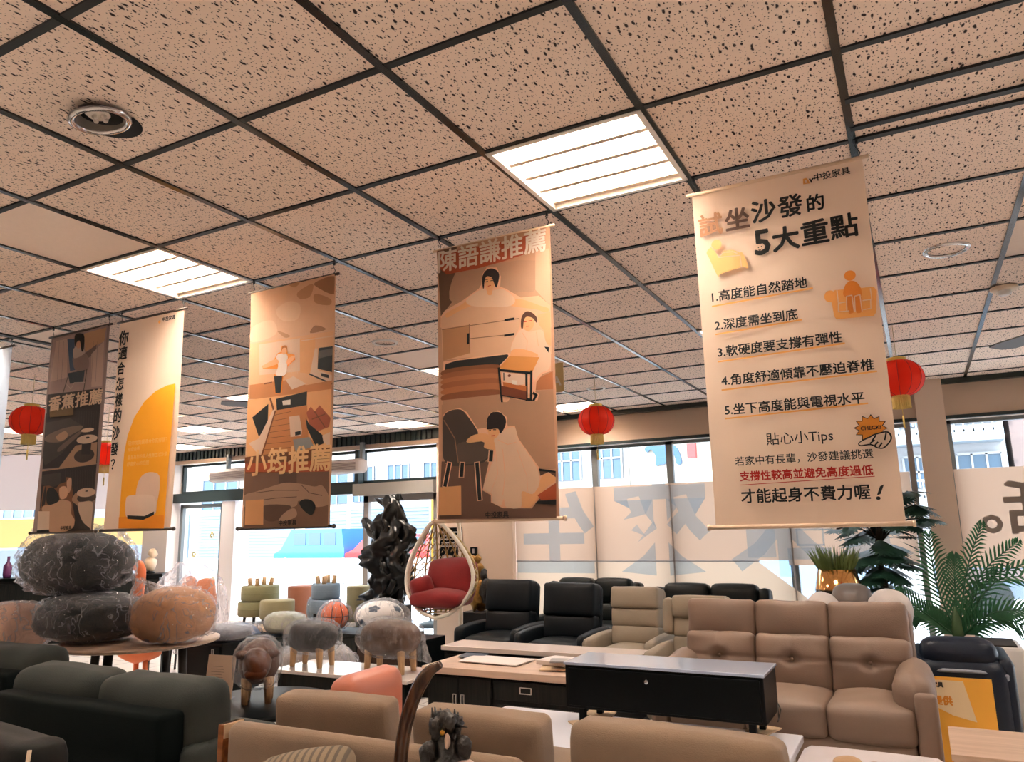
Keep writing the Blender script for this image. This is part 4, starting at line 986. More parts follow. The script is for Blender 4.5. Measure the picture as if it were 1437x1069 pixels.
b = B(); b.add([(.02, -.0075, .52), (.2, -.0075, .52), (.25, -.0075, .28), (.12, -.0075, .31), (.02, -.0075, .36)], [(0, 4, 3, 2, 1)]); b.obj('pale_patch', M('pale print', (240, 214, 170), .6), t)
b = B(); lay_text(b, '家具', .02, .475, .085, -.0085, .06); b.mat(1); lay_text(b, '提供', .015, .37, .125, -.0085, .05); b.obj('lettering', [M('black print', (40, 36, 30), .6), M('orange print', (224, 140, 40), .6)], t)
# ---- black television cabinet on the white coffee table
m_wht = M('white lacquer', (236, 237, 246), .25, coat=.3); m_marb = M('pale marble', (222, 212, 206), .15, var=(5, .07)); m_blkl = M('black lacquer', (3, 7, 8), .4, spec=.18); m_blktop = M('gloss top with painted window reflection', (176, 190, 214), .15, coat=.8)  # m_blktop: bluish window reflection painted into the cabinet top's base colour
t = thing('coffee_table', 'white low coffee table under the black cabinet', 'table', (-1.56, 4.1, 0))
b = B(); b.box((0, 0, .43), (1.78, .72, .04), .006); b.obj('tabletop', m_wht, t)
b = B(); b.box((0, 0, .22), (1.7, .64, .38), .004); b.obj('body', m_marb, t)
b = B(); b.box((-.42, -.323, .24), (.8, .012, .3), .004); d1 = b.obj('drawer', m_wht, t); b = B(); b.box((.42, -.323, .24), (.8, .012, .3), .004); d2 = b.obj('drawer', m_wht, t)
for dd, x in ((d1, -.42), (d2, .42)): b = B(); b.cyl((x-.06, -.34, .3), (x+.06, -.34, .3), .008); b.obj('handle', m_chrome, dd)
b = B(); b.box((0, 0, .015), (1.6, .56, .03)); b.obj('plinth', m_foot, t)
t = thing('television_cabinet', 'small black cabinet on four legs standing on the white table', 'cabinet', (-1.345, 4.34, .458))
b = B(); b.box((0, 0, .205), (1.1, .36, .23), .004); b.obj('body', m_blkl, t)
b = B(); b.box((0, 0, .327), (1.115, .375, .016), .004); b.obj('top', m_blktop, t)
b = B(); b.box((0, -.184, .205), (1.06, .012, .2), .003); d = b.obj('flap_door', m_blkl, t); b = B(); b.ball((-.06, -.205, .262), .014, 12); b.cyl((-.06, -.19, .262), (-.06, -.205, .262), .006); b.obj('knob', m_chrome, d)
for x in (-.47, .47):
    for y in (-.13, .13): b = B(); b.box((x, y, .045), (.036, .036, .09), .004); b.obj('leg', m_blkl, t)
b = B(); b.tube([(.56, .1, .06), (.57, .05, .1), (.56, .12, .14), (.565, .16, .1), (.555, .1, .05)], .003, 5); b.obj('cable', m_foot, t)
m_card = M('brown cardboard', (206, 178, 144), .8, var=(12, .08))
for k, (x, y, lb) in enumerate(((.47, -.13, 'front right leg'), (.47, .13, 'back right leg'), (-.47, -.13, 'front left leg'), (-.47, .13, 'back left leg'))):
    b = B(); b.at(0, 0, 0, rz=.3+k).box((0, 0, .0), (.17, .13, .007)); o = b.obj('cardboard_pad', m_card, loc=(-1.345+x, 4.34+y, .4545)); tag(o, 'folded cardboard pad under the %s of the black cabinet' % lb, 'cardboard', 'pads under the black cabinet')
# ---- pale ottoman with a tan plush, wooden cabinet at the right corner
t = thing('ottoman', 'pale grey upholstered ottoman at the bottom right, beside the white table', 'ottoman', (-.33, 4.0, 0))
b = B(); b.cush((0, 0, .36), (.66, .66, .18), .06, (0, 0, .015), n=12); b.obj('cushion', fabric('pale grey linen', (212, 203, 204)), t)
b = B(); b.cush((0, 0, .19), (.62, .62, .2), .03); b.obj('base', fabric('pale linen base', (190, 178, 172)), t)
for x in (-.26, .26):
    for y in (-.26, .26): b = B(); b.cyl((x, y, 0), (x, y, .1), .02, 8); b.obj('foot', m_foot, t)
t = thing('plush_toy', 'tan plush paws lying on the pale ottoman', 'toy', (-.37, 3.93, .463)); m_pl = fabric('tan plush', (190, 154, 116), s=90)
b = B(); b.ball((-.04, 0, .02), .055, 12, (1.2, .9, .5), .012, 14); b.obj('body', m_pl, t)
for x in (.07, .12): b = B(); b.ball((x, .01, .015), .03, 10, (1, 1, .6), .005, 20, x); b.obj('paw', m_pl, t)
m_oak = wood('washed oak', (214, 184, 160), (196, 164, 138), .35, 3, 0)
t = thing('wooden_chest', 'washed oak chest with a grey streak at the bottom right corner', 'chest', (.375, 4.58, 0))
b = B(); b.box((0, 0, .455), (.74, .56, .03), .003); b.obj('top', m_oak, t); b = B(); b.box((0, .0, .24), (.72, .54, .39), .003); b.obj('body', m_oak, t)
b = B(); b.box((0, -.272, .24), (.68, .012, .34), .003); b.obj('drawer_front', m_oak, t); b = B(); b.box((0, 0, .02), (.66, .48, .04)); b.obj('plinth', m_foot, t)
b = B(); b.box((.1, 0, .4705), (.03, .5, .0012)); b.obj('grey_streak', M('grey smear', (150, 146, 142), .4), t)
# ---- dark sideboard with papers, white bench behind
m_wen = wood('dark striped wenge', (13, 19, 19), (30, 30, 27), .45, 6, 2, spec=.25); m_wtop = wood('pale pink oak', (222, 194, 172), (206, 178, 158), .35, 3, 0)
def pull(p, x, y, z, vert=True, w=.09):
    b = B(); a, c = (.026, w) if vert else (w, .04)
    for dx, dz, sx, sz in ((-a/2, 0, .005, c), (a/2, 0, .005, c), (0, -c/2, a, .005), (0, c/2, a, .005)): b.box((x+dx, y, z+dz), (sx, .012, sz))
    b.obj('handle', M('satin nickel', (206, 200, 194), .5, metal=.5), p)
t = thing('sideboard', 'dark wenge sideboard with a pale top and square metal pulls', 'sideboard', (-2.72, 5.3, 0))
b = B(); b.box((0, 0, .515), (1.52, .58, .05), .004); b.obj('top', m_wtop, t)
b = B(); b.box((0, .04, .25), (1.5, .5, .46)); b.mat(1).box((.155, -.215, .2), (.6, .02, .2)); b.obj('body', [m_wen, m_foot], t)
for x0, x1, hx in ((-.74, -.47, -.5), (-.465, -.19, -.43), (.5, .74, .53)):
    b = B(); b.box(((x0+x1)/2, -.225, .255), (x1-x0, .02, .42), .003); d = b.obj('door', m_wen, t); pull(d, hx, -.24, .3)
b = B(); b.box((.155, -.225, .4), (.64, .02, .13), .003); d = b.obj('drawer', m_wen, t); pull(d, .1, -.24, .41, False)
b = B(); b.box((0, .04, .01), (1.4, .44, .02)); b.obj('plinth', m_foot, t)
m_pap = M('white paper', (228, 216, 210), .6); m_brn = M('kraft paper', (214, 186, 150), .7); m_gry = M('grey folder', (150, 146, 146), .5); m_blu = M('dark blue sheet', (36, 58, 78), .5)
def sheet(x, y, w, d, rz, mat, label, n=1, th=.006, z=.5405, nm='paper_sheet'):
    b = B(); b.cush((0, 0, th/2), (w, d, th), .002, n=8, fn=lambda q: (q[0], q[1], q[2]+.008*(1+sin(q[0]*9+x*7)*cos(q[1]*11)))); o = b.obj(nm, mat, loc=(x, y, z)); o.rotation_euler = (0, 0, rz); tag(o, label, 'paper', 'papers on the dark sideboard'); return o
sheet(-3.02, 5.36, .52, .3, -.05, m_pap, 'long white sheet lying along the dark sideboard'); sheet(-3.3, 5.48, .2, .2, .2, m_blu, 'dark blue sheet at the left end of the dark sideboard')
sheet(-2.4, 5.3, .36, .3, .3, m_brn, 'kraft sheet under the heap of papers on the dark sideboard'); sheet(-2.45, 5.33, .3, .24, -.2, m_pap, 'white crumpled paper on top of the sideboard heap', th=.03, z=.556); sheet(-2.36, 5.22, .24, .14, .35, m_gry, 'grey folder at the front of the sideboard heap', th=.012, z=.588)
t = thing('low_bench', 'long low bench with a pale top behind the dark sideboard', 'bench', (-3.02, 6.16, 0))
b = B(); b.box((0, 0, .512), (1.84, .38, .04), .004); b.obj('top', M('pale laminate', (232, 216, 206), .25, coat=.3), t)
b = B(); b.box((0, .01, .27), (1.8, .34, .45)); b.obj('body', m_wen, t)
for x in (-.62, 0, .62): b = B(); b.box((x*.96, -.17, .27), (.57, .02, .38), .003); d = b.obj('drawer', m_wen, t); pull(d, x*.96, -.185, .36, False)
b = B(); b.box((0, .01, .02), (1.8, .34, .04)); b.obj('plinth', m_foot, t)
# ---- marble table with animal stools, black table
t = thing('marble_table', 'white marble topped low table with a dark arched apron', 'table', (-4.2, 5.12, 0))
b = B(); b.box((0, 0, .438), (1.38, .52, .028), .006); b.obj('tabletop', M('white marble', (236, 228, 222), .08, var=(7, .06), coat=.4), t)
pr = [(-.64, .42), (-.64, .24)]+[(-.5+k*.1, .24+.09*sin(k*pi/10)) for k in range(11)]+[(.64, .24), (.64, .42)]
for y in (-.2, .2): b = B(); b.prism(pr, y-.012, y+.012); b.obj('apron', m_wen, t)
for x in (-.62, .62):
    for y in (-.2, .2): b = B(); b.box((x, y, .21), (.05, .05, .42), .006); b.obj('leg', m_wen, t)
b = B(); b.box((0, 0, .12), (1.2, .38, .02)); b.obj('shelf', m_wen, t)
t = thing('black_table', 'black low table carrying the front facing wrapped animal stool', 'table', (-4.2, 4.08, 0))
b = B(); b.lathe([(0, .37), (.50, .37), (.52, .385), (.52, .395), (.5, .41), (0, .41)], 40); b.obj('tabletop', m_blkl, t)
for k in range(4): a = k*pi/2+.6; b = B(); b.cyl((.38*cos(a), .38*sin(a), 0), (.34*cos(a), .34*sin(a), .37), .022, 10, .03); b.obj('leg', m_blkl, t)
b = B(); b.lathe([(.30, .16), (.33, .16), (.33, .175), (.30, .175), (.30, .16)], 32, cap=False); b.obj('brace_ring', m_blkl, t)
t = thing('sign_card', 'cream printed sign card standing on the black table', 'sign', (-4.55, 4.02, .412), .1)
b = B(); b.at(rx=-.12).box((0, 0, .145), (.25, .006, .29)); b.obj('card', M('cream card', (216, 186, 160), .6), t)
b = B(); b.at(rx=-.12)
for k in range(7): rect(b, -.085, .02+.01*(k % 3), .21-k*.018, .213-k*.018, -.0045)
for k in range(4): rect(b, .03, .085, .1-k*.016, .106-k*.016, -.0045)
b.obj('printed_lines', M('faint print', (150, 130, 116), .6), t); b = B(); b.box((0, .02, .004), (.24, .08, .006)); b.obj('stand', m_glass, t)
# ---- grey green sofas at the left
def backsofa(label, x0, x1, y, h, rows, mat, matd, rz=0.):
    w = x1-x0; t = thing('fabric_sofa', label, 'sofa', ((x0+x1)/2, y, 0), rz, group='grey green sofas seen from behind')
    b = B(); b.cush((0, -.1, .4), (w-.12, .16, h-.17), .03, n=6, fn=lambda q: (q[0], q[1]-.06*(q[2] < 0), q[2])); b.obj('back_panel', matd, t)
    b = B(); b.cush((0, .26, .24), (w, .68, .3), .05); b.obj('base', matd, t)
    cw_ = w/rows
    for k in range(rows):
        x = -w/2+cw_*(k+.5)
        b = B(); b.at(x, .1, h-.21, rx=.1); b.cush((0, 0, 0), (cw_-.012, .26, .42), .085, (.0, .02, .012), n=14, nz=.012, ns=5, seed=k+w); o = b.obj('back_cushion', mat, t)
        b = B(); b.cush((x, .38, .46), (cw_-.01, .42, .2), .07, (0, 0, .02)); b.obj('seat_cushion', mat, t)
    for s in (-1, 1): b = B(); b.cush((s*(w/2-.03), .22, .34), (.16, .56, .5), .07, n=10); b.obj('armrest', mat, t)
    for s in (-1, 1): b = B(); b.cyl((s*w*.4, 0, 0), (s*w*.4, 0, .1), .025, 8); b.obj('foot', m_foot, t)
    return t
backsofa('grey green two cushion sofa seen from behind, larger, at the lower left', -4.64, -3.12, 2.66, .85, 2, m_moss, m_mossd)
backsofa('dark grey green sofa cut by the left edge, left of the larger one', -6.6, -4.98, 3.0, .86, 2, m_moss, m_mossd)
t = thing('leather_armchair', 'dark leather armchair with a cream edge strip at the bottom left corner', 'armchair', (-3.36, 1.9, 0), -.12)
m_dkl = M('dark brown leather', (22, 23, 21), .65, bump=(90, .1), spec=.2)
b = B(); b.cush((0, 0, .58), (.78, .2, .46), .07, (0, .03, -.02), n=12, nz=.008, ns=5); b.obj('backrest', m_dkl, t)
b = B(); b.tube([(.392, -.1, .3), (.396, -.09, .55), (.392, -.07, .79)], .008, 8); b.obj('edge_strip', m_pip, t)
b = B(); b.cush((0, -.4, .38), (.7, .7, .2), .06); b.obj('seat', m_dkl, t)
for s in (-1, 1): b = B(); b.cush((s*.36, -.38, .45), (.14, .7, .3), .06); b.obj('armrest', m_dkl, t)
for x in (-.3, .3):
    for y in (-.65, 0): b = B(); b.cyl((x, y, 0), (x, y, .3), .02, 8); b.obj('leg', m_foot, t)
# ---- beige sofa in the foreground
t = thing('beige_sofa', 'beige velvet two cushion sofa seen from behind in the foreground', 'sofa', (-2.02, 2.62, 0))
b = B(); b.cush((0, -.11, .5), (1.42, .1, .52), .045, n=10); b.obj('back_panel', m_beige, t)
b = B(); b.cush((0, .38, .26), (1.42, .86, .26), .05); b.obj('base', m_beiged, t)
b = B(); b.at(-.31, .1, .665, rx=.08, rz=.1); b.cush((0, 0, 0), (.57, .15, .38), .034, (0, .01, .006), n=14, nz=.006, ns=6); b.obj('back_cushion', m_beige, t)
b = B(); b.at(.42, .1, .665, rx=.08); b.cush((0, 0, 0), (.57, .16, .38), .036, (0, .01, .006), n=14, nz=.006, ns=6, seed=4); o = b.obj('back_cushion', m_beige, t)
b = B(); b.box((.712, .02, .58), (.006, .012, .18)); b.obj('tag', m_white, o)
for x in (-.35, .35): b = B(); b.cush((x, .48, .47), (.69, .64, .18), .07, (0, 0, .02)); b.obj('seat_cushion', m_beige, t)
b = B(); b.box((-.735, -.1, .45), (.03, .12, .6), .004); b.mat(1).box((-.735, -.1, .72), (.034, .11, .06), .004); b.obj('end_panel', [wood('honey wood', (150, 92, 48), (120, 70, 36), .4), m_card], t)
for x in (-.6, .6):
    for y in (0, .7): b = B(); b.cyl((x, y, 0), (x, y, .14), .022, 8); b.obj('foot', m_foot, t)
t = thing('beige_armchair', 'beige velvet wide armchair back right of the foreground sofa, below the black cabinet', 'armchair', (-.835, 2.72, 0))
b = B(); b.cush((0, .0, .66), (.74, .17, .40), .045, (0, .01, .008), n=14, nz=.006, ns=6, seed=8, fn=lambda q: (q[0], q[1], q[2]-.012*q[0])); b.obj('backrest', m_beige, t)
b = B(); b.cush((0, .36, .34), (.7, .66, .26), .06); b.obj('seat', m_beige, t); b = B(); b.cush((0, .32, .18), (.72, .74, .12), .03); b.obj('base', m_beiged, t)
for x in (-.3, .3):
    for y in (.05, .6): b = B(); b.cyl((x, y, 0), (x, y, .13), .02, 8); b.obj('foot', m_foot, t)
# salmon bench back beyond it
m_sal = M('salmon leather', (212, 130, 104), .4, var=(4, .06)); t = thing('salmon_bench', 'salmon pink padded bench with a rounded back behind the beige cushions', 'bench', (-2.985, 3.74, 0))
b = B(); b.cush((0, 0, .54), (.19, .54, .42), .09, (.02, 0, 0), n=12); b.obj('backrest', m_sal, t); b = B(); b.cush((-.3, .05, .38), (.5, .5, .16), .06, (0, 0, .02)); b.obj('seat', m_sal, t)
for x in (-.48, -.05):
    for y in (-.1, .24): b = B(); b.cyl((x, y, 0), (x, y, .34), .02, 8); b.obj('leg', m_foot, t)
# ---- striped pillow, curved wooden chair post, carved figure
t = thing('side_table', 'low dark side table under the carved figure, below the frame', 'table', (-1.3, 2.0, 0))
b = B(); b.lathe([(0, .70), (.2, .70), (.2, .72), (0, .72)], 24); b.obj('tabletop', m_wen, t); b = B(); b.lathe([(.16, 0), (.16, .02), (.03, .05), (.03, .7), (0, .7)], 16); b.obj('column', m_wen, t)
t = thing('stool_chair', 'beige low backed chair below the striped pillow, mostly below the frame', 'chair', (-2.0, 2.1, 0))
b = B(); b.cush((0, 0, .52), (.62, .34, .3), .08); b.obj('backrest', m_beiged, t); b = B(); b.box((0, -.1, .3), (.56, .5, .2), .02); b.obj('seat', m_beiged, t)
for x in (-.24, .24):
    for y in (-.3, .1): b = B(); b.cyl((x, y, 0), (x, y, .22), .02, 8); b.obj('leg', m_foot, t)
m_str = M('striped olive cloth', (160, 140, 114), .8, bump=(150, .2)); nt = m_str.node_tree; _w = nt.nodes.new('ShaderNodeTexWave'); _w.inputs['Scale'].default_value = 9; _w.inputs['Distortion'].default_value = .3; _r2 = nt.nodes.new('ShaderNodeValToRGB'); _tc = nt.nodes.new('ShaderNodeTexCoord')
_r2.color_ramp.elements[0].position = .2; _r2.color_ramp.elements[0].color = (*lin((86, 76, 62)), 1); _r2.color_ramp.elements[1].position = .45; _r2.color_ramp.elements[1].color = (*lin((126, 110, 88)), 1)
nt.links.new(_tc.outputs['Object'], _w.inputs['Vector']); nt.links.new(_w.outputs['Fac'], _r2.inputs[0]); nt.links.new(_r2.outputs[0], nt.nodes['Principled BSDF'].inputs['Base Color'])
b = B(); b.cush((0, 0, 0), (.46, .34, .13), .06, (0, 0, .04), n=14); o = b.obj('striped_pillow', m_str, loc=(-1.88, 2.02, .765)); o.rotation_euler = (.1, -.14, .5); o.scale = (.72, .72, .72); tag(o, 'olive striped pillow lying at the bottom, before the beige sofa', 'pillow')
t = thing('wooden_stand', 'dark curved wooden post rising before the beige sofa', 'stand', (-1.5, 2.27, 0)); m_dkw = wood('dark polished wood', (46, 28, 20), (84, 50, 30), .25, 4, 2)
P = [(.0, 0, 1.10), (-.045, 0, 1.075), (-.085, -.01, 1.02), (-.12, -.02, .93), (-.145, -.02, .82), (-.15, -.02, .7), (-.14, -.01, .45), (-.12, 0, .2), (-.12, 0, 0.02)]
PS = spline(P, 4, False); b = B(); b.tube(PS, [.012+.012*min(1, k/6) for k in range(len(PS))], 10); b.obj('post', m_dkw, t)
b = B(); b.at(-.12, 0, 0).lathe([(.11, 0), (.11, .015), (.04, .035), (.025, .06), (0, .06)], 20); b.obj('base', m_dkw, t)
t = thing('carved_figure', 'small dark carved figure with gold flecks and a horn, bottom centre', 'figurine', (-1.3, 2.0, .72)); m_cv = M('dark carved wood', (18, 13, 9), .35, bump=(60, .6), var=(30, .5)); m_gd = M('gold leaf', (214, 160, 70), .3, metal=.8)
b = B(); b.ball((0, 0, .13), .075, 26, (.85, .8, 1.6), .03, 26, 3); b.ball((.0, 0, .262), .045, 22, (1, .9, 1), .03, 34, 1); [b.cyl((.035*cos(q*1.7)-.005, .03*sin(q*1.7), .255), (.048*cos(q*1.7+.3)-.005, .04*sin(q*1.7), .285+.03*rnd.random()), .012, 6, .002) for q in range(13)]; [b.ball((.06*cos(q*2.1), .05*sin(q*2.1)-.01, .05+.018*q), .03, 10, (1, .8, 1.3), .016, 45, q) for q in range(11)]; b.obj('body', m_cv, t)
b = B(); b.cyl((.04, -.01, .27), (.085, -.02, .272), .006, 6, .001); b.obj('horn', m_cv, t)
b = B(); b.ball((.012, -.042, .255), .008, 8); b.obj('gold_eye', m_gd, t); b = B(); b.ball((.03, -.045, .235), .014, 10, (.7, .6, 1.6), .004, 40); b.obj('pale_tusk', M('bone', (200, 170, 150), .4), t)
b = B(); b.ball((.07, -.02, .175), .026, 10, (1.4, 1, .35), .004, 40); b.obj('pale_cap', M('bone2', (206, 178, 166), .4), t)
b = B(); b.ball((.05, -.03, .09), .045, 16, (1, .8, 1.1), .02, 40, 9); b.ball((-.01, -.03, .05), .05, 16, (1.2, .8, .9), .02, 36, 2); b.obj('gold_base', M('gilded wood', (150, 110, 60), .35, metal=.4, bump=(50, .5)), t)
b = B(); b.lathe([(0, 0), (.09, 0), (.085, .02), (0, .03)], 20); b.obj('foot_block', m_cv, t)
# ================================================================ wrapped cushions, animal stools
m_film2 = clear('clear plastic wrap', (.96, .98, 1), .05, .05, (.95, .93, .95), .10, bump=(6.5, 1.0))
m_film3 = clear('thin clear plastic bag', (.98, .98, 1), .05, .065, (.95, .93, .97), .05, bump=(4.6, 1.0))
def crumple(b, c, r, n=40, amp=.05, seed=0., ns=5., floor=None, knot=None, flat=0., knots=()):
    """creased film: folds run towards the gathered tufts (knots), sharp ridges elsewhere"""
    kn = ([knot] if knot else [])+list(knots); vs = []; fs = []; m = n//2
    kd = [(Vector(k[:3]).normalized(), k[3]) for k in kn]
    for i in range(m+1):
        for k in range(n):
            a = pi*i/m; d = Vector((sin(a)*cos(2*pi*k/n), sin(a)*sin(2*pi*k/n), cos(a)))
            e = Vector([math.copysign(abs(x)**(1-flat), x) for x in d]) if flat else d
            q = d*ns*.4+Vector((seed, seed*1.3, -seed)); rd = 1-abs(noise.noise(q*1.7))*2.4; rd2 = 1-abs(noise.noise(q*4.1+Vector((5, 1, 2))))*2.4
            f = 1+amp*rd+amp*.5*rd2+amp*noise.noise(q*.8)
            for v, l in kd:
                x = v.orthogonal().normalized(); y = v.cross(x); ph = math.atan2(d.dot(y), d.dot(x)); near = math.exp(-((d-v).length/.75)**2)
                f += near*amp*1.4*(1-abs(noise.noise(Vector((cos(ph)*3.2+seed, sin(ph)*3.2, seed*.7))))*3)
            p = Vector((e.x*r[0], e.y*r[1], e.z*r[2]))*f
            for v, l in kd: p += v*math.exp(-((d-v).length/.3)**2)*l*(1+.5*noise.noise(q*7))
            p += Vector(c)
            if floor is not None and p.z < floor: p.z = floor+.002*rd
            vs.append(p)
    for i in range(m):
        for k in range(n): fs.append([i*n+k, (i+1)*n+k, (i+1)*n+(k+1) % n, i*n+(k+1) % n])
    return b.add(vs, fs, True)
def wrapped(name, label, cat, loc, r, mat, seed, knot=None, rz=0., group=None, inner=.955, amp=.06, film=None, flat=.3, knots=(), tilt=0.):
    """soft filling in a creased clear bag; loc = middle of its underside"""
    t = thing(name, label, cat, loc, rz, group)
    b = B(); crumple(b, (0, 0, r[2]), (r[0]*inner, r[1]*inner, r[2]*inner), 40, .06, seed+3, 3.5, .012, None, flat); b.obj('filling', mat, t)
    b = B(); crumple(b, (0, 0, r[2]), r, 90, amp, seed, 6., .004, knot, flat, knots); b.obj('plastic_bag', film or m_film3, t); return t
m_char = fabric('charcoal cloth', (34, 40, 39), s=120); m_dgr = fabric('dark green grey cloth', (24, 34, 33), s=120); m_tanb = fabric('tan cloth', (214, 160, 116), s=120, v=.1); m_pinkb = fabric('pinkish tan cloth', (214, 172, 148), s=120)
m_twood = wood('pale table wood', (206, 182, 160), (188, 164, 142), .4, 3, 0)
t = thing('round_table', 'large round table with dark legs under the wrapped bags', 'table', (-5.78, 4.28, 0))
b = B(); b.lathe([(0, .69), (.60, .69), (.62, .70), (.62, .715), (.60, .722), (0, .722)], 48); b.obj('tabletop', m_twood, t)
for k in range(4): a = k*pi/2+.35; b = B(); b.cyl((.42*cos(a), .42*sin(a), 0), (.38*cos(a), .38*sin(a), .69), .03, 10, .035); b.obj('leg', m_foot, t)
wrapped('wrapped_cushion', 'dark green cushion in clear plastic, lower of the big stacked pair', 'cushion', (-6.16, 4.1, .725), (.47, .36, .185), m_dgr, 2., None, -.2, 'wrapped cushions')
wrapped('wrapped_cushion', 'charcoal cushion in clear plastic with knotted tuft, top of the stacked pair', 'cushion', (-6.56, 4.18, 1.07), (.58, .38, .27), m_char, 7., (-.22, -.2, 1, .36), -.1, 'wrapped cushions', amp=.085, flat=.1, knots=((.75, 0, .7, .14), (-1, -.1, -.35, .08)))
wrapped('wrapped_beanbag', 'tan beanbag in clear plastic on the right of the round table', 'beanbag', (-5.34, 4.24, .725), (.31, .29, .21), m_tanb, 11., (-.6, -.3, .8, .12), 0, amp=.06, knots=((1, 0, -.3, .12),), flat=.15)
t = thing('side_table', 'pale topped side table at the left edge under a wrapped cushion', 'table', (-7.05, 3.88, 0))
b = B(); b.box((0, 0, .6), (.74, .6, .03), .005); b.obj('tabletop', m_twood, t)
for x in (-.32, .32):
    for y in (-.25, .25): b = B(); b.box((x, y, .29), (.04, .04, .58)); b.obj('leg', m_foot, t)
wrapped('wrapped_cushion', 'pinkish tan cushion in clear plastic at the left edge', 'cushion', (-7.0, 3.9, .617), (.34, .28, .2), m_pinkb, 15., (.7, -.3, .8, .08), 0, 'wrapped cushions')
t = thing('black_cabinet', 'black low cabinet between the tan beanbag and the cream sign card', 'cabinet', (-6.5, 5.75, 0))
b = B(); b.box((0, 0, .26), (.62, .5, .48), .006); b.obj('body', m_blkl, t); b = B(); b.box((0, -.255, .27), (.56, .014, .4), .003); d = b.obj('door', m_blkl, t); pull(d, .2, -.268, .4); b = B(); b.box((0, 0, .01), (.56, .44, .02)); b.obj('plinth', m_foot, t)
wrapped('wrapped_pillow', 'grey pillow in crinkled plastic on the black low cabinet', 'pillow', (-6.5, 5.72, .50), (.33, .24, .07), fabric('grey pillow cloth', (120, 122, 128)), 21., None, 0, 'small wrapped pillows', amp=.1)
# animal stools
m_bull = M('brown glazed hide', (88, 46, 20), .35, bump=(22, .5), var=(8, .35)); m_cow = M('dark brown hide', (34, 29, 26), .5, bump=(25, .4), var=(6, .3)); m_hip = M('chestnut hide', (86, 56, 30), .5, bump=(30, .5), var=(8, .25)); m_leg = wood('pale wood leg', (206, 170, 128), (184, 146, 104), .45, 6, 2)
def animal(label, loc, rz, L, W, Hb, leg_h, mat, seed, head=True, spread=.1, tail=None):
    t = thing('animal_stool', label, 'stool', loc, rz, 'animal shaped stools in plastic')
    b = B(); b.cush((0, 0, leg_h+Hb/2), (L, W, Hb), min(W, Hb)*.42, (.02, .02, .02), n=14, nz=.012, ns=7, seed=seed); b.obj('body', mat, t)
    if head:
        b = B(); b.ball((L/2+.05, 0, leg_h+Hb*.5), Hb*.42, 14, (.9, .85, 1), .012, 9, seed); h = b.obj('head', mat, t)
        for s in (-1, 1): b = B(); b.ball((L/2+.03, s*W*.42, leg_h+Hb*.75), .04, 8, (.4, 1.2, .8)); b.obj('ear', mat, h)
        b = B(); b.ball((L/2+.05+Hb*.24, 0, leg_h+Hb*.34), Hb*.22, 12, (.5, 1.3, .8), .01, 12); b.obj('muzzle', mat, h)
    for sx in (-1, 1):
        for sy in (-1, 1): b = B(); b.cyl((sx*L*.36, sy*W*.32, 0), (sx*L*.33, sy*W*.3, leg_h+.04), .022, 10, .034); b.obj('leg', m_leg, t)
    b = B(); x0 = .05 if head else 0
    crumple(b, (x0, 0, leg_h+Hb*.5), (L*.5+.045+x0*.9, W*.5+.035, Hb*.5+.03), 52, .055, seed+4, 7., leg_h-.10, tail, .25); b.obj('plastic_wrap', m_film2, t); return t
animal('brown hide animal stool facing forward in plastic, on the black table', (-4.2, 4.06, .412), -.85, .22, .24, .27, .13, m_bull, 1.)
animal('dark hide animal stool in plastic, left one on the marble table', (-4.66, 5.1, .454), .05, .40, .25, .22, .13, m_cow, 5., False, tail=(-1, 0, -.6, .16))
animal('chestnut hide animal stool in plastic, right one on the marble table', (-3.86, 5.12, .454), .05, .46, .27, .24, .14, m_hip, 9., False, tail=(1, -.1, -.55, .16))
# ---- low display platform with drum stools
t = thing('display_platform', 'low pale platform under the drum stools by the doorway', 'platform', (-7.7, 7.75, 0))
b = B(); b.box((0, 0, .355), (1.95, .85, .05), .006); b.obj('top', m_twood, t); b = B(); b.box((0, 0, .16), (1.85, .75, .32)); b.obj('body', m_dgr, t)
m_olive = fabric('olive drum cloth', (120, 118, 84), s=160); m_sky = fabric('blue grey drum cloth', (112, 132, 150), s=160); m_rust = fabric('rust drum cloth', (140, 86, 62), s=160); m_oliv2 = fabric('light olive drum cloth', (142, 134, 100), s=160)
def drum(label, loc, mat, r, h, inverted=False, group='drum stools', z=.0):
    t = thing('drum_stool', label, 'stool', loc, 0, group)
    lz = 0 if inverted else .09
    b = B(); b.lathe([(0, lz), (r*.94, lz), (r, lz+.02), (r, lz+h-.02), (r*.95, lz+h), (0, lz+h+.004)], 32); b.obj('cushion', mat, t)
    b = B(); b.lathe([(r*1.0, lz+h*.5-.006), (r*1.012, lz+h*.5), (r*1.0, lz+h*.5+.006)], 32, cap=False); b.obj('seam', mat, t)
    for k in range(4):
        a = k*pi/2+.5; b = B()
        if inverted: b.cyl((r*.55*cos(a), r*.55*sin(a), h), (r*.62*cos(a), r*.62*sin(a), h+.10), .032, 10, .026)
        else: b.cyl((r*.72*cos(a), r*.72*sin(a), 0), (r*.66*cos(a), r*.66*sin(a), .1), .016, 10, .024)
        b.obj('leg', m_leg if inverted else m_foot, t)
    return t
drum('olive green drum stool, lower of the left stack', (-8.06, 7.75, .381), m_olive, .27, .19); drum('olive green drum stool turned upside down, legs up, top of the left stack', (-8.04, 7.75, .665), m_olive, .25, .2, True)
drum('pale olive single drum stool right of the green stack', (-7.55, 7.58, .381), m_oliv2, .22, .23)
drum('rust brown drum stool peeking from behind the green stack', (-7.95, 8.45, .0), m_rust, .2, .72); 
drum('blue grey drum stool, lower of the blue stack', (-6.97, 7.85, .44), m_sky, .2, .17)
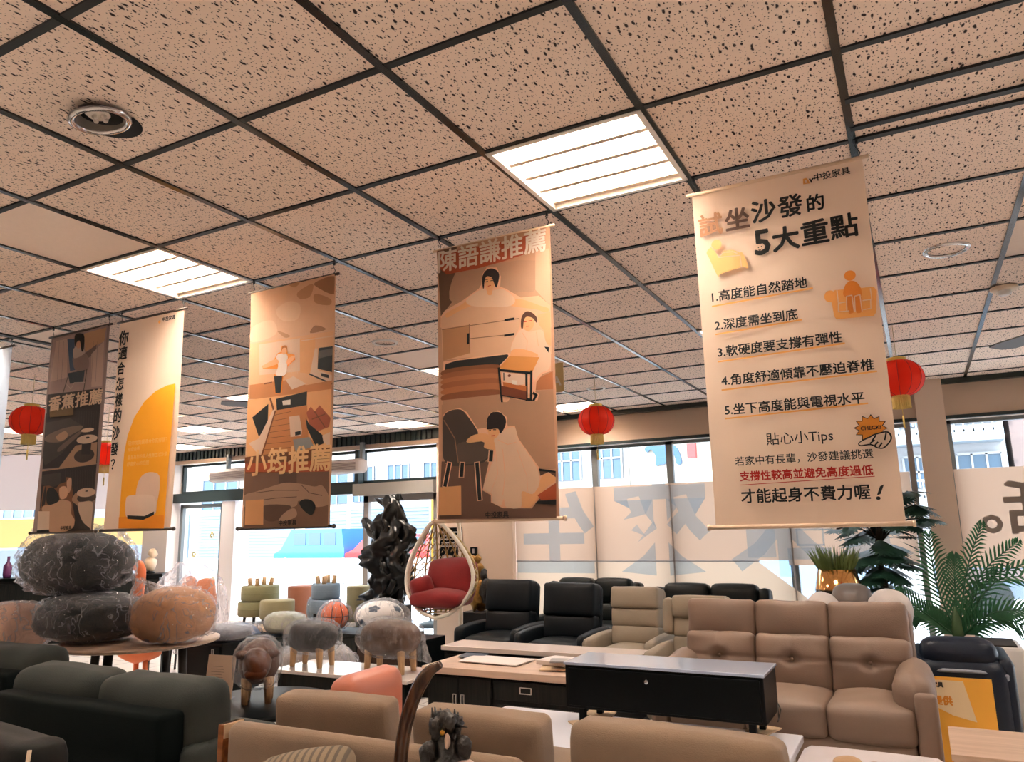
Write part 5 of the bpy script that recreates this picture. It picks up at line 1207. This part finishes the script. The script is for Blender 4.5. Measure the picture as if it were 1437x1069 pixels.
b = B(); b.box((0, 0, .03), (.34, .34, .055)); o = b.obj('riser_block', m_foot, loc=(-6.97, 7.85, .381)); tag(o, 'small dark block under the blue drum stack', 'block')
drum('blue grey drum stool turned upside down, legs up, top of the blue stack', (-6.97, 7.85, .708), m_sky, .185, .19, True)
drum('dull olive drum stool right behind the blue stack', (-6.85, 8.38, .0), m_oliv2, .17, .74)
wrapped('wrapped_pillow', 'blue grey pointed cushion in clear plastic between the drum stacks', 'pillow', (-7.3, 8.08, .385), (.14, .13, .17), m_sky, 25., (.8, 0, 1, .18), 0, 'small wrapped pillows')
t = wrapped('wrapped_pillow', 'grey green rounded pillow in shiny plastic before the drum stools', 'pillow', (-6.93, 7.1, .36), (.26, .18, .13), fabric('sage cloth', (150, 152, 132)), 29., None, 0, 'small wrapped pillows', amp=.03)
t = thing('storage_box', 'low dark box under the grey green wrapped pillow', 'box', (-6.98, 7.08, 0)); b = B(); b.box((0, 0, .17), (.6, .4, .33), .01); b.obj('body', m_dgr, t); b = B(); b.box((0, 0, .345), (.62, .42, .025), .006); b.obj('lid', m_blkl, t)
wrapped('wrapped_bundle', 'blue grey bundle in crinkled plastic in front of the green drum stools', 'bundle', (-7.72, 7.06, .0), (.33, .22, .23), fabric('blue bundle cloth', (96, 112, 138)), 33., None, 0, None, amp=.1)
wrapped('wrapped_bundle', 'pale bundle in crinkled plastic behind the front facing animal stool', 'bundle', (-5.2, 5.75, .0), (.36, .26, .26), fabric('pale bundle cloth', (170, 164, 160)), 37., None, 0, None, amp=.1)
# ---- ball stools on a dark cabinet
t = thing('dark_cabinet', 'dark striped cabinet under the ball shaped stools', 'cabinet', (-5.88, 7.32, 0))
b = B(); b.box((0, 0, .39), (1.3, .52, .035), .004); b.obj('top', m_wen, t); b = B(); b.box((0, .01, .2), (1.26, .48, .36)); b.obj('body', m_wen, t)
for x in (-.42, 0, .42): b = B(); b.box((x, -.236, .2), (.4, .014, .32), .003); d = b.obj('door', m_wen, t); pull(d, x+.12, -.25, .24)
b = B(); b.box((0, .01, .01), (1.2, .44, .02)); b.obj('plinth', m_foot, t)
m_bask = M('orange pebbled leather', (206, 92, 42), .55, bump=(140, .3)); m_line = M('black seam', (20, 18, 16), .5); m_ballw = M('white ball leather', (232, 226, 218), .45); m_pent = M('navy patch', (36, 62, 84), .45)
def sph(a, e, R, c): return (c[0]+R*cos(e)*cos(a), c[1]+R*cos(e)*sin(a), c[2]+R*sin(e))
t = thing('basketball_stool', 'orange basketball shaped stool in plastic on the dark cabinet', 'stool', (-6.28, 7.24, .412), .5); R_ = .165
b = B(); b.ball((0, 0, R_), R_, 28); b.obj('ball', m_bask, t)
b = B()
for k in range(3): b.tube([sph(a*pi/16, 0 if k == 0 else 0, R_*1.005, (0, 0, R_)) if k == 0 else ((R_*1.005*cos(a*pi/16)*(1 if k == 1 else 0), R_*1.005*cos(a*pi/16)*(0 if k == 1 else 1), R_+R_*1.005*sin(a*pi/16))) for a in range(32)], .005, 5, True)
for s in (-1, 1): b.tube([(s*R_*(.55+.15*cos(2*a*pi/12)), R_*1.005*math.sqrt(max(0, 1-(.55+.15*cos(2*a*pi/12))**2))*cos(a*pi/12), R_+R_*1.005*math.sqrt(max(0, 1-(.55+.15*cos(2*a*pi/12))**2))*sin(a*pi/12)) for a in range(24)], .005, 5, True)
b.obj('seam', m_line, t); b = B(); crumple(b, (0, 0, R_*1.0), (R_*1.2, R_*1.15, R_*1.08), 40, .06, 41., 6., .003); b.obj('plastic_wrap', m_film3, t)
t = thing('football_stool', 'white and navy football shaped stool in plastic on the dark cabinet', 'stool', (-5.70, 7.36, .412), .3); R_ = .28
b = B(); b.ball((0, 0, .17), R_, 36, (1, .9, .62)); b.obj('ball', m_ballw, t)
gold_ = (1+5**.5)/2; ico = [Vector(v).normalized() for v in [(0, s1, s2*gold_) for s1 in (-1, 1) for s2 in (-1, 1)]+[(s1, s2*gold_, 0) for s1 in (-1, 1) for s2 in (-1, 1)]+[(s2*gold_, 0, s1) for s1 in (-1, 1) for s2 in (-1, 1)]]
for v in ico:
    v = Matrix.Rotation(.4, 3, 'X') @ v; e1 = v.orthogonal().normalized(); e2 = v.cross(e1); b = B(); vs = []
    for ring, rr in ((0, 0), (1, .15), (2, .28)):
        for k in range(5): d = (v+(e1*cos(k*2*pi/5)+e2*sin(k*2*pi/5))*rr).normalized(); vs.append((d.x*R_*1.006, d.y*R_*.906, .17+d.z*R_*.626))
    b.add(vs, [[i*5+k, (i+1)*5+k, (i+1)*5+(k+1) % 5, i*5+(k+1) % 5] for i in (0, 1) for k in range(5)], True)
    if min(q[2] for q in vs) > .02: b.obj('patch', m_pent, t)
b = B(); crumple(b, (.02, 0, .17), (R_*1.13, R_*1.02, R_*.7), 44, .05, 45., 6., .003, (1, -.3, -.3, .10)); b.obj('plastic_wrap', m_film3, t)
# ---- carved root on a pedestal
m_root = M('black polished root', (4, 7, 8), .3, bump=(9, .5), spec=.4)
t = thing('carved_root', 'tall black polished carved root sculpture before the doorway', 'sculpture', (-6.2, 8.1, 0))
b = B(); b.box((0, 0, .31), (.55, .42, .62), .01); b.obj('pedestal', m_foot, t)
def rootp(b, pts, seed):
    P = spline([p[:3] for p in pts], 8, False); Rr = spline([(p[3],) for p in pts], 8, False); n = 30; vs = []; fs = []
    for i, p in enumerate(P):
        for k in range(n):
            a = 2*pi*k/n; d = Vector((cos(a), sin(a)*.75, 0)); q = Vector(p); g = .9+.55*noise.noise(Vector((cos(a)*2.2+seed, sin(a)*2.2, q.z*5)))+.35*noise.noise(Vector((cos(a)*6, sin(a)*6+seed, q.z*11)))
            vs.append(q+d*Rr[i][0]*g)
    for i in range(len(P)-1):
        for k in range(n): fs.append([i*n+k, i*n+(k+1) % n, (i+1)*n+(k+1) % n, (i+1)*n+k])
    b.add(vs, fs+[list(range(n))[::-1], [(len(P)-1)*n+k for k in range(n)]], True)
b = B()
rootp(b, [(-.02, 0, .62, .36), (.0, 0, .72, .30), (.06, 0, .85, .26), (.10, 0, 1.0, .27), (.04, 0, 1.15, .30), (.08, 0, 1.35, .32), (.12, 0, 1.5, .27), (.08, 0, 1.65, .22), (.12, 0, 1.8, .17), (.10, 0, 1.93, .13), (.06, 0, 2.02, .06)], 1.)
rootp(b, [(.0, -.02, 1.45, .16), (-.14, -.02, 1.52, .12), (-.24, -.02, 1.6, .10), (-.30, -.02, 1.68, .07), (-.33, -.02, 1.74, .03)], 3.)
rootp(b, [(.10, 0, 1.85, .12), (-.02, 0, 1.92, .10), (-.10, 0, 1.97, .08), (-.16, 0, 1.99, .04)], 6.)
rootp(b, [(.16, 0, 1.3, .16), (.32, 0, 1.42, .13), (.34, 0, 1.56, .12), (.24, 0, 1.68, .09), (.18, 0, 1.76, .05)], 8.)
rootp(b, [(-.1, 0, 1.55, .1), (-.12, 0, 1.7, .05), (-.11, 0, 1.78, .02)], 11.); rootp(b, [(-.1, 0, .7, .2), (-.3, 0, .69, .12), (-.42, 0, .67, .05)], 9.); rootp(b, [(.2, 0, 1.95, .06), (.2, 0, 2.03, .03)], 4.)
for q in range(22):                                    # twisted strands up the trunk
    a = rnd.uniform(0, 6.3); z0 = rnd.uniform(.62, 1.3); P = []
    for k in range(7):
        z = z0+k*rnd.uniform(.06, .12); rr = .27*(1-.25*max(0, (z-1.2)))*(.8+.35*noise.noise(Vector((q, k*.6, 0)))); P.append((.06+rr*cos(a), rr*.75*sin(a), min(z, 1.92))); a += rnd.uniform(-.35, .5)
    PS = spline(P, 4, False); b.tube(PS, [.05*(1-.6*k/len(PS))*(1+.5*noise.noise(Vector((q*3, k*.5, 1)))) for k in range(len(PS))], 8)
b.obj('root', m_root, t)
# ---- egg chair
m_rat = M('cream rattan', (240, 230, 212), .5); m_rat2 = M('yellow rattan', (172, 140, 70), .5); m_redc = fabric('red velvet', (122, 8, 10), s=120, v=.2)
t = thing('egg_chair', 'cream rattan hanging egg chair with red cushions', 'chair', (-4.84, 7.36, 0), .12)
def egg(a, z0=.60, z1=1.66):      # half width of the egg by height fraction
    return .47*(sin(pi*a)**.62)*(1.16-.62*a)
ez = lambda a: .60+1.06*a
b = B(); ringp = [(egg(k/24), -.16+.10*sin(pi*k/24), ez(k/24)) for k in range(25)]; ringp += [(-x, y, z) for x, y, z in ringp[-2:0:-1]]; b.tube(ringp, .022, 8, True); b.tube([(x*.97, y+.04, z) for x, y, z in ringp], .014, 6, True); b.obj('rim', m_rat, t)
def shell(u, a):   # u from -1 (left rim) to 1 (right rim), bulging back
    w = egg(a); th = u*pi/2; return (w*sin(th), -.14+.62*w/.42*.9*cos(th)+.06*sin(pi*a), ez(a))
b = B()
for k in range(-4, 5): b.tube([shell(k/5, a/20) for a in range(1, 21)], .009, 5)
b.obj('back_rib', m_rat2, t)
b = B()
for r_ in range(13):
    for k in range(20):
        a0 = .06+r_*.066; u0 = -1+k*.1; b.tube([shell(u0, a0), shell(u0+.05, a0+.033), shell(u0+.1, a0+.066 if (k+r_) % 2 else a0)], .007, 4)
b.obj('weave', M('straw rattan', (200, 178, 140), .6), t)
b = B()
for k in range(10): b.tube([shell(-1+2*j/14, .02+k*.022) for j in range(15)], .008, 5)
b.obj('basket_bottom', m_rat2, t)
b = B(); b.at(0, .0, .80); b.cush((0, 0, 0), (.62, .46, .14), .06, (0, 0, .04), n=12, nz=.012, ns=6); b.obj('seat_cushion', m_redc, t)
b = B(); b.at(.06, .14, 1.0, rx=-.3); b.cush((0, 0, 0), (.60, .14, .40), .065, (0, .05, .05), n=12, nz=.012, ns=5, seed=2); b.obj('back_cushion', m_redc, t)
b = B(); b.at(-.22, -.06, .93, ry=-.3, rz=.5); b.cush((0, 0, 0), (.26, .14, .22), .065, (0, .03, 0), n=10, nz=.01, ns=6, seed=5); b.obj('side_cushion', m_redc, t)
b = B(); b.tube(spline([(0, .47, .03), (0, .5, .6), (0, .5, 1.3), (0, .4, 1.85), (0, .2, 2.02), (0, .02, 1.94)], 6, False), .026, 10); b.obj('stand_pole', m_rat, t)
b = B(); b.cyl((0, .02, 1.94), (0, -.1, 1.66), .006, 6); b.obj('chain', m_hub, t)
b = B(); b.tube([(.40*cos(k*pi/16), .08+.40*sin(k*pi/16), .03) for k in range(32)], .026, 8, True); b.obj('stand_base', m_rat, t)
# ---- dark box below it, gold figure, door phone
t = thing('wooden_drawer_box', 'dark cabinet with a brown drawer below the egg chair', 'cabinet', (-4.72, 6.42, 0))
b = B(); b.box((0, 0, .27), (.8, .42, .5), .006); b.obj('body', m_blkl, t); b = B(); b.box((0, -.214, .38), (.72, .014, .2), .003); b.obj('drawer', wood('brown drawer', (72, 48, 32), (56, 38, 28), .4, 4, 0), t); b = B(); b.box((0, 0, .01), (.7, .36, .02)); b.obj('plinth', m_foot, t)
t = thing('gold_figure', 'ornate gold and dark figure standing behind the egg chair', 'figurine', (-4.88, 8.25, 0), 0, None, .95); m_orn = M('ornate gold', (150, 112, 52), .4, metal=.4, bump=(35, .9), var=(14, .95))
b = B(); b.box((0, 0, .3), (.36, .3, .6), .01); b.obj('pedestal', m_foot, t)
b = B(); b.ball((0, 0, .82), .16, 24, (1, .8, 1.3), .10, 16, 2); b.ball((-.04, 0, 1.08), .10, 20, (.8, .8, 1.4), .08, 20, 4); b.ball((-.03, 0, 1.24), .06, 16, (1, .9, 1.1), .05, 26, 5); b.obj('body', m_orn, t)
b = B(); b.ball((.13, -.06, .85), .1, 18, (.7, .8, 1.6), .05, 14, 7); b.ball((.1, -.05, 1.05), .06, 14, (.8, .8, 1.4), .03, 20, 8); b.obj('robe', m_cv, t)
t = thing('notice_board', 'black notice board with pale lines on the cream pillar behind the egg chair', 'sign', (-5.52, 8.615, .92))
b = B(); b.box((0, 0, .33), (.34, .02, .66), .003); b.obj('board', m_blkl, t); b = B()
for k in range(5): b.box((0, -.012, .42+k*.045), (.28, .004, .016))
b.box((-.05, -.012, .2), (.16, .004, .2)); b.obj('print', M('pale print lines', (210, 204, 200), .6), t)
t = thing('door_phone', 'black door phone with pale buttons on the cream pillar', 'intercom', (-5.17, 8.622, 1.08))
b = B(); b.box((0, 0, .11), (.10, .03, .27), .006); b.obj('body', m_blkl, t); b = B(); b.box((0, -.017, .195), (.03, .006, .06)); b.obj('screen', m_gry, t)
b = B()
for i in range(2):
    for j in range(3): b.box((-.014+i*.028, -.017, .05+j*.03), (.02, .006, .018))
b.obj('buttons', m_white, t)
# ================================================================ plants
m_lf = M('dark green leaf', (30, 62, 48), .45, var=(14, .3)); m_lf2 = M('palm leaf', (44, 92, 58), .4, var=(10, .35), tr=.25); m_gr = M('grass blade', (96, 112, 60), .6, var=(10, .3)); m_bark = M('brown stem', (60, 44, 34), .8, bump=(40, .5)); m_goldp = M('polished gold', (214, 160, 96), .14, metal=1.); m_soil = M('dark soil', (40, 32, 26), .9)
t = thing('grass_planter', 'tall gold and black tapered planter with grass behind the taupe sofa', 'plant', (-.70, 7.35, 0))
b = B(); b.lathe([(.10, 0), (.13, .02), (.195, .97)], 12); b.obj('lower_pot', M('black glazed pot', (18, 16, 14), .15, metal=.3), t); b = B(); b.lathe([(.195, .965), (.155, 1.14), (.145, 1.14), (.15, 1.1)], 12, cap=False); b.obj('gold_band', m_goldp, t); b = B(); b.lathe([(0, 1.09), (.15, 1.095)], 12, cap=False); b.obj('soil', m_soil, t)
b = B()
for k in range(170):
    a = rnd.uniform(0, 6.3); r = .13*math.sqrt(rnd.random()); h = rnd.uniform(.12, .27); o_ = rnd.uniform(.02, .09); x, y = r*cos(a), r*sin(a); nx, ny = -sin(a)*.004, cos(a)*.004
    b.add([(x-nx, y-ny, 1.09), (x+nx, y+ny, 1.09), (x+o_*cos(a)*.5+nx, y+o_*sin(a)*.5+ny, 1.09+h*.6), (x+o_*cos(a)*1.3, y+o_*sin(a)*1.3, 1.09+h), (x+o_*cos(a)*.5-nx, y+o_*sin(a)*.5-ny, 1.09+h*.6)], [(0, 1, 2, 3, 4)])
b.obj('grass', m_gr, t)
def lobed(b, c, dirv, size, up=Vector((0, 0, 1)), lobes=7, seed=0):
    """a deeply split leaf hanging from c along dirv"""
    d = Vector(dirv).normalized(); s = d.cross(up); s = s.normalized() if s.length > .05 else Vector((1, 0, 0)); nrm = s.cross(d); c = Vector(c)
    f = lambda u, v: c+d*u*size+s*v*size+nrm*(-.25*u*u-.35*v*v)*size*.7
    for k in range(lobes):
        for sg in (-1, 1):
            u0 = .08+.8*k/lobes; L = .5*sin(pi*(.18+.75*k/lobes)); w_ = .06
            b.add([f(u0-w_, 0), f(u0+w_, 0), f(u0+w_+.14, sg*L*.6), f(u0+.24, sg*L), f(u0-w_+.09, sg*L*.55)], [(0, 1, 2, 3, 4)])
    b.add([f(.85, -.03), f(.85, .03), f(1.05, 0)], [(0, 1, 2)])
t = thing('split_leaf_plant', 'dark tree like plant with deeply split leaves behind the taupe sofa', 'plant', (-.37, 7.95, 0), 0, None, 1.04)
b = B(); b.lathe([(.14, 0), (.17, .03), (.2, .4), (.19, .42), (.17, .4)], 20, cap=False); b.lathe([(0, .38), (.18, .38)], 20, cap=False); b.obj('pot', m_foot, t)
b = B(); b.tube(spline([(0, 0, .38), (.01, 0, .8), (-.01, .01, 1.2), (.03, 0, 1.5), (.04, 0, 1.75)], 5, False), [.035]*8+[.028]*8+[.018]*5, 8)
leaves = []
for k in range(80):
    z = .72+.86*(k/80)+rnd.uniform(-.06, .06); a = k*2.4; r = rnd.uniform(.05, .2); leaves.append((r*cos(a), r*sin(a)*.7, z, a, rnd.uniform(.2, .3)))
for (x, z, n) in ((.33, 1.62, 7), (.40, 1.5, 5), (.25, 1.45, 5), (-.25, 1.5, 4), (-.34, 1.42, 3), (.28, 1.74, 4)):
    b.tube(spline([(.02, 0, 1.3), (x*.5, 0, (1.35+z)/2+.05), (x, 0, z)], 4, False), .008, 6)
    for q in range(n): leaves.append((x, 0, z, q*6.28/n+x, rnd.uniform(.16, .24)))
b.obj('stem', m_bark, t)
b = B()
for x, y, z, a, sz in leaves: lobed(b, (x, y, z), (cos(a), sin(a)*.8, rnd.uniform(-.5, .15)), sz)
b.obj('leaves', m_lf, t)
t = thing('palm_plant', 'green palm with long feathered fronds in a white planter at the right', 'plant', (.16, 7.15, 0))
b = B(); b.box((.1, 0, .3), (.62, .5, .6), .02); b.obj('planter', M('white planter', (226, 222, 218), .5), t); b = B(); b.box((.1, 0, .601), (.54, .42, .02)); b.obj('soil', m_soil, t)
def frond(b, p0, p1, bend, L, n=26, wd=1.):
    P = spline([p0, tuple((Vector(p0)*.55+Vector(p1)*.45)+Vector(bend)), p1], 12, False); N = len(P); b.tube(P, [.007*(1-i/N)+.002 for i in range(N)], 5)
    for i in range(3, N):
        f = i/N; c = Vector(P[i]); d = (Vector(P[i])-Vector(P[i-1])).normalized(); s = d.cross(Vector((.25, -1, .3))).normalized(); l = L*sin(pi*min(1, .2+.78*f))**.8
        for sg in (-1, 1):
            tip = c+s*sg*l*.8+d*l*.75-Vector((0, 0, .10*l)); m = (c+tip)/2+Vector((0, 0, .02)); w_ = d*.011*wd; b.add([c-w_, c+w_, m+w_*1.1, tip, m-w_*.9], [(0, 1, 2, 3, 4)])
for p1, bend, L in (((-.12, -.05, 1.42), (-.05, 0, .05), .19), ((.26, .0, 1.50), (.0, 0, .12), .12), ((.48, -.02, 1.36), (-.02, 0, .14), .14), ((.60, .0, 1.22), (-.05, 0, .16), .10), ((.85, -.05, 1.02), (-.05, 0, .28), .15), ((.55, -.15, .86), (.0, 0, .1), .16), ((.62, -.12, .60), (.02, 0, .18), .17), ((-.40, -.1, .98), (-.02, 0, .02), .16), ((-.38, .05, .72), (0, 0, .12), .14), ((.05, .2, 1.25), (0, 0, .1), .14)):
    b = B(); frond(b, (.0, 0, .62), p1, bend, L); b.obj('frond', m_lf2, t)
b = B(); b.lathe([(.03, .6), (.045, .66), (.035, .76), (.012, .86), (0, .88)], 12); b.obj('crown', M('leaf sheath', (62, 88, 52), .6), t)
# massage chair behind the taupe sofa, striped bag
t = thing('massage_chair', 'dark massage chair top with two pale rounded wings behind the taupe sofa', 'chair', (-.54, 6.5, 0)); m_pw = fabric('pale grey plush', (206, 198, 194))
b = B(); b.cush((0, .1, .45), (.6, .7, .8), .1); b.obj('body', m_blk, t); b = B(); b.at(.0, .1, .93, rx=-.4); b.cush((0, 0, 0), (.3, .2, .26), .09, (0, .03, .02)); b.obj('head_cushion', M('grey brown leather', (92, 84, 80), .45), t)
for s, z in ((-1, .85), (1, .875)): b = B(); b.at(s*.21+.02+.03*(s > 0), -.06, z, ry=s*.25); b.cush((0, 0, 0), (.24+.05*(s > 0), .3, .3), .11, (.01, .02, .02), n=10); b.obj('wing', m_pw, t)
t = thing('striped_bag', 'black and white striped bag on the floor at the right edge', 'bag', (.74, 6.75, 0)); m_zeb = M('zebra stripes', (230, 226, 222), .6); nt = m_zeb.node_tree; _w = nt.nodes.new('ShaderNodeTexWave'); _w.inputs['Scale'].default_value = 12; _w.inputs['Distortion'].default_value = 4; _r2 = nt.nodes.new('ShaderNodeValToRGB'); _r2.color_ramp.interpolation = 'CONSTANT'; _r2.color_ramp.elements[0].color = (.01, .012, .012, 1); _r2.color_ramp.elements[1].position = .45; _r2.color_ramp.elements[1].color = (.8, .76, .74, 1)
_tc = nt.nodes.new('ShaderNodeTexCoord'); nt.links.new(_tc.outputs['Object'], _w.inputs['Vector']); nt.links.new(_w.outputs['Fac'], _r2.inputs[0]); nt.links.new(_r2.outputs[0], nt.nodes['Principled BSDF'].inputs['Base Color'])
b = B(); b.cush((0, 0, .17), (.4, .22, .34), .09, (.01, .02, 0), n=10, nz=.02, ns=5); b.obj('body', m_zeb, t); b = B(); b.tube(spline([(-.1, -.02, .3), (-.08, -.02, .46), (.08, -.02, .46), (.1, -.02, .3)], 5, False), .01, 6); b.obj('handle', m_foot, t)
# ---- wrapped shell chairs, orange plush, counter with goods at the far left
m_orng = fabric('orange brown shell', (214, 130, 84), s=120)
for x, y, rz, lb in ((-7.15, 6.0, .3, 'orange brown shell chair in a clear bag, nearer the glass door'), (-7.85, 6.3, -.2, 'orange brown shell chair in a clear bag, behind the tan beanbag')):
    t = thing('wrapped_chair', lb, 'chair', (x, y, 0), rz, 'orange chairs in clear bags')
    b = B(); b.at(0, .1, .8, rx=-.12); b.cush((0, 0, 0), (.3, .08, .52), .038, (0, .03, .02), n=12, fn=lambda q: (q[0]*(1-.35*max(0, q[2]/.26)), q[1]+.3*q[0]*q[0]*-1, q[2])); b.obj('backrest', m_orng, t)
    b = B(); b.cush((0, -.1, .46), (.42, .4, .1), .045, (0, 0, .02)); b.obj('seat', m_orng, t)
    for sx in (-.16, .16):
        for sy in (-.24, .08): b = B(); b.cyl((sx, sy, 0), (sx*.9, sy, .42), .013, 8); b.obj('leg', m_foot, t)
    b = B(); crumple(b, (0, 0, .66), (.30, .27, .48), 44, .06, x, 6., .3, (0, 0, 1, .06), .1); b.obj('plastic_bag', m_film3, t)
t = thing('plush_flamingo', 'orange long necked plush standing behind the tan beanbag', 'toy', (-7.05, 5.15, 0)); m_fl = fabric('orange plush', (236, 130, 84), s=90)
b = B(); b.tube(spline([(0, 0, .5), (.0, 0, .75), (.03, 0, 1.0), (.04, 0, 1.2), (-.01, 0, 1.27), (-.06, 0, 1.25)], 5, False), [.07]*5+[.05]*16+[.045]*5, 12); b.ball((0, .1, .48), .2, 18, (.9, 1.3, .8), .02, 8); b.obj('body', m_fl, t)
for s in (-.07, .07): b = B(); b.cyl((s, .1, 0), (s, .1, .35), .025, 8); b.obj('leg', m_fl, t)
b = B(); b.ball((-.04, -.02, 1.30), .022, 8); b.ball((.0, -.03, 1.315), .018, 8); b.obj('head_tuft', m_foot, t)
c0 = cw(1.05, 0, .85); t = thing('display_counter', 'dark counter with goods under the yellow window film at the left', 'counter', (c0[0], c0[1], 0), ang)
b = B(); b.box((0, 0, .955), (3.1, .42, .05), .005); b.obj('top', m_blkl, t); b = B(); b.box((0, .02, .47), (3.0, .36, .92)); b.obj('body', m_wen, t)
for k in range(4): b = B(); b.box((-1.12+k*.745, -.17, .48), (.72, .014, .84), .003); d = b.obj('door', m_wen, t); pull(d, -.86+k*.745, -.182, .6)
goods = [('vase', 'white vase on the display counter, leftmost', -.92, [(.05, 0), (.09, .08), (.07, .2), (.035, .26), (.05, .3)], (226, 220, 214)), ('vase', 'purple bottle on the display counter near the left edge', -.70, [(.05, 0), (.06, .05), (.06, .18), (.02, .24), (.02, .32)], (120, 60, 110)), ('jar', 'teal jar on the display counter', -.42, [(.06, 0), (.08, .06), (.08, .16), (.05, .2), (.055, .24)], (40, 110, 120)), ('vase', 'dark tall vase on the display counter', -.24, [(.04, 0), (.07, .12), (.05, .26), (.04, .36)], (30, 44, 56)),
 ('bottle', 'green bottle shaped ornament on the display counter', .78, [(.07, 0), (.09, .08), (.06, .16), (.025, .26), (.03, .4), (.01, .44)], (70, 130, 110)), ('jar', 'pale lidded jar on the display counter', .60, [(.06, 0), (.07, .1), (.07, .2), (.03, .22), (.03, .25)], (220, 206, 190)), ('vase', 'blue vase on the display counter behind the bags', .22, [(.05, 0), (.08, .1), (.06, .2), (.05, .28)], (60, 96, 140)), ('vase', 'white small vase on the display counter behind the bags', -.02, [(.05, 0), (.07, .08), (.03, .2), (.04, .24)], (220, 222, 226))]
for nm, lb, x, pr, col in goods:
    b = B(); b.lathe(pr, 20); o = b.obj(nm, M('glaze %d %d' % (col[0], col[1]), col, .25)); o.location = (c0[0]+x*ux, c0[1]+x*uy, .981); tag(o, lb, nm, 'goods on the display counter')
for lb, x, col, c2 in (('dark blue and cream figurine on the display counter near the pillar', 1.0, (40, 50, 80), (206, 180, 150)), ('cream rounded figurine on the display counter beside the pillar', 1.32, (226, 200, 170), (206, 150, 90))):
    t = thing('figurine', lb, 'figurine', (c0[0]+x*ux, c0[1]+x*uy, .981), ang, 'goods on the display counter')
    b = B(); b.lathe([(.07, 0), (.075, .02), (.03, .04), (.0, .045)], 16); b.obj('base', m_wen, t); b = B(); b.ball((0, 0, .15), .1, 16, (.9, .7, 1.2), .03, 12, x); b.obj('body', M('figurine %d' % col[0], col, .4), t); b = B(); b.ball((.02, 0, .31), .07, 14, (1, .9, 1), .025, 18, x+2); b.obj('head', M('figurine head %d' % c2[0], c2, .4), t)
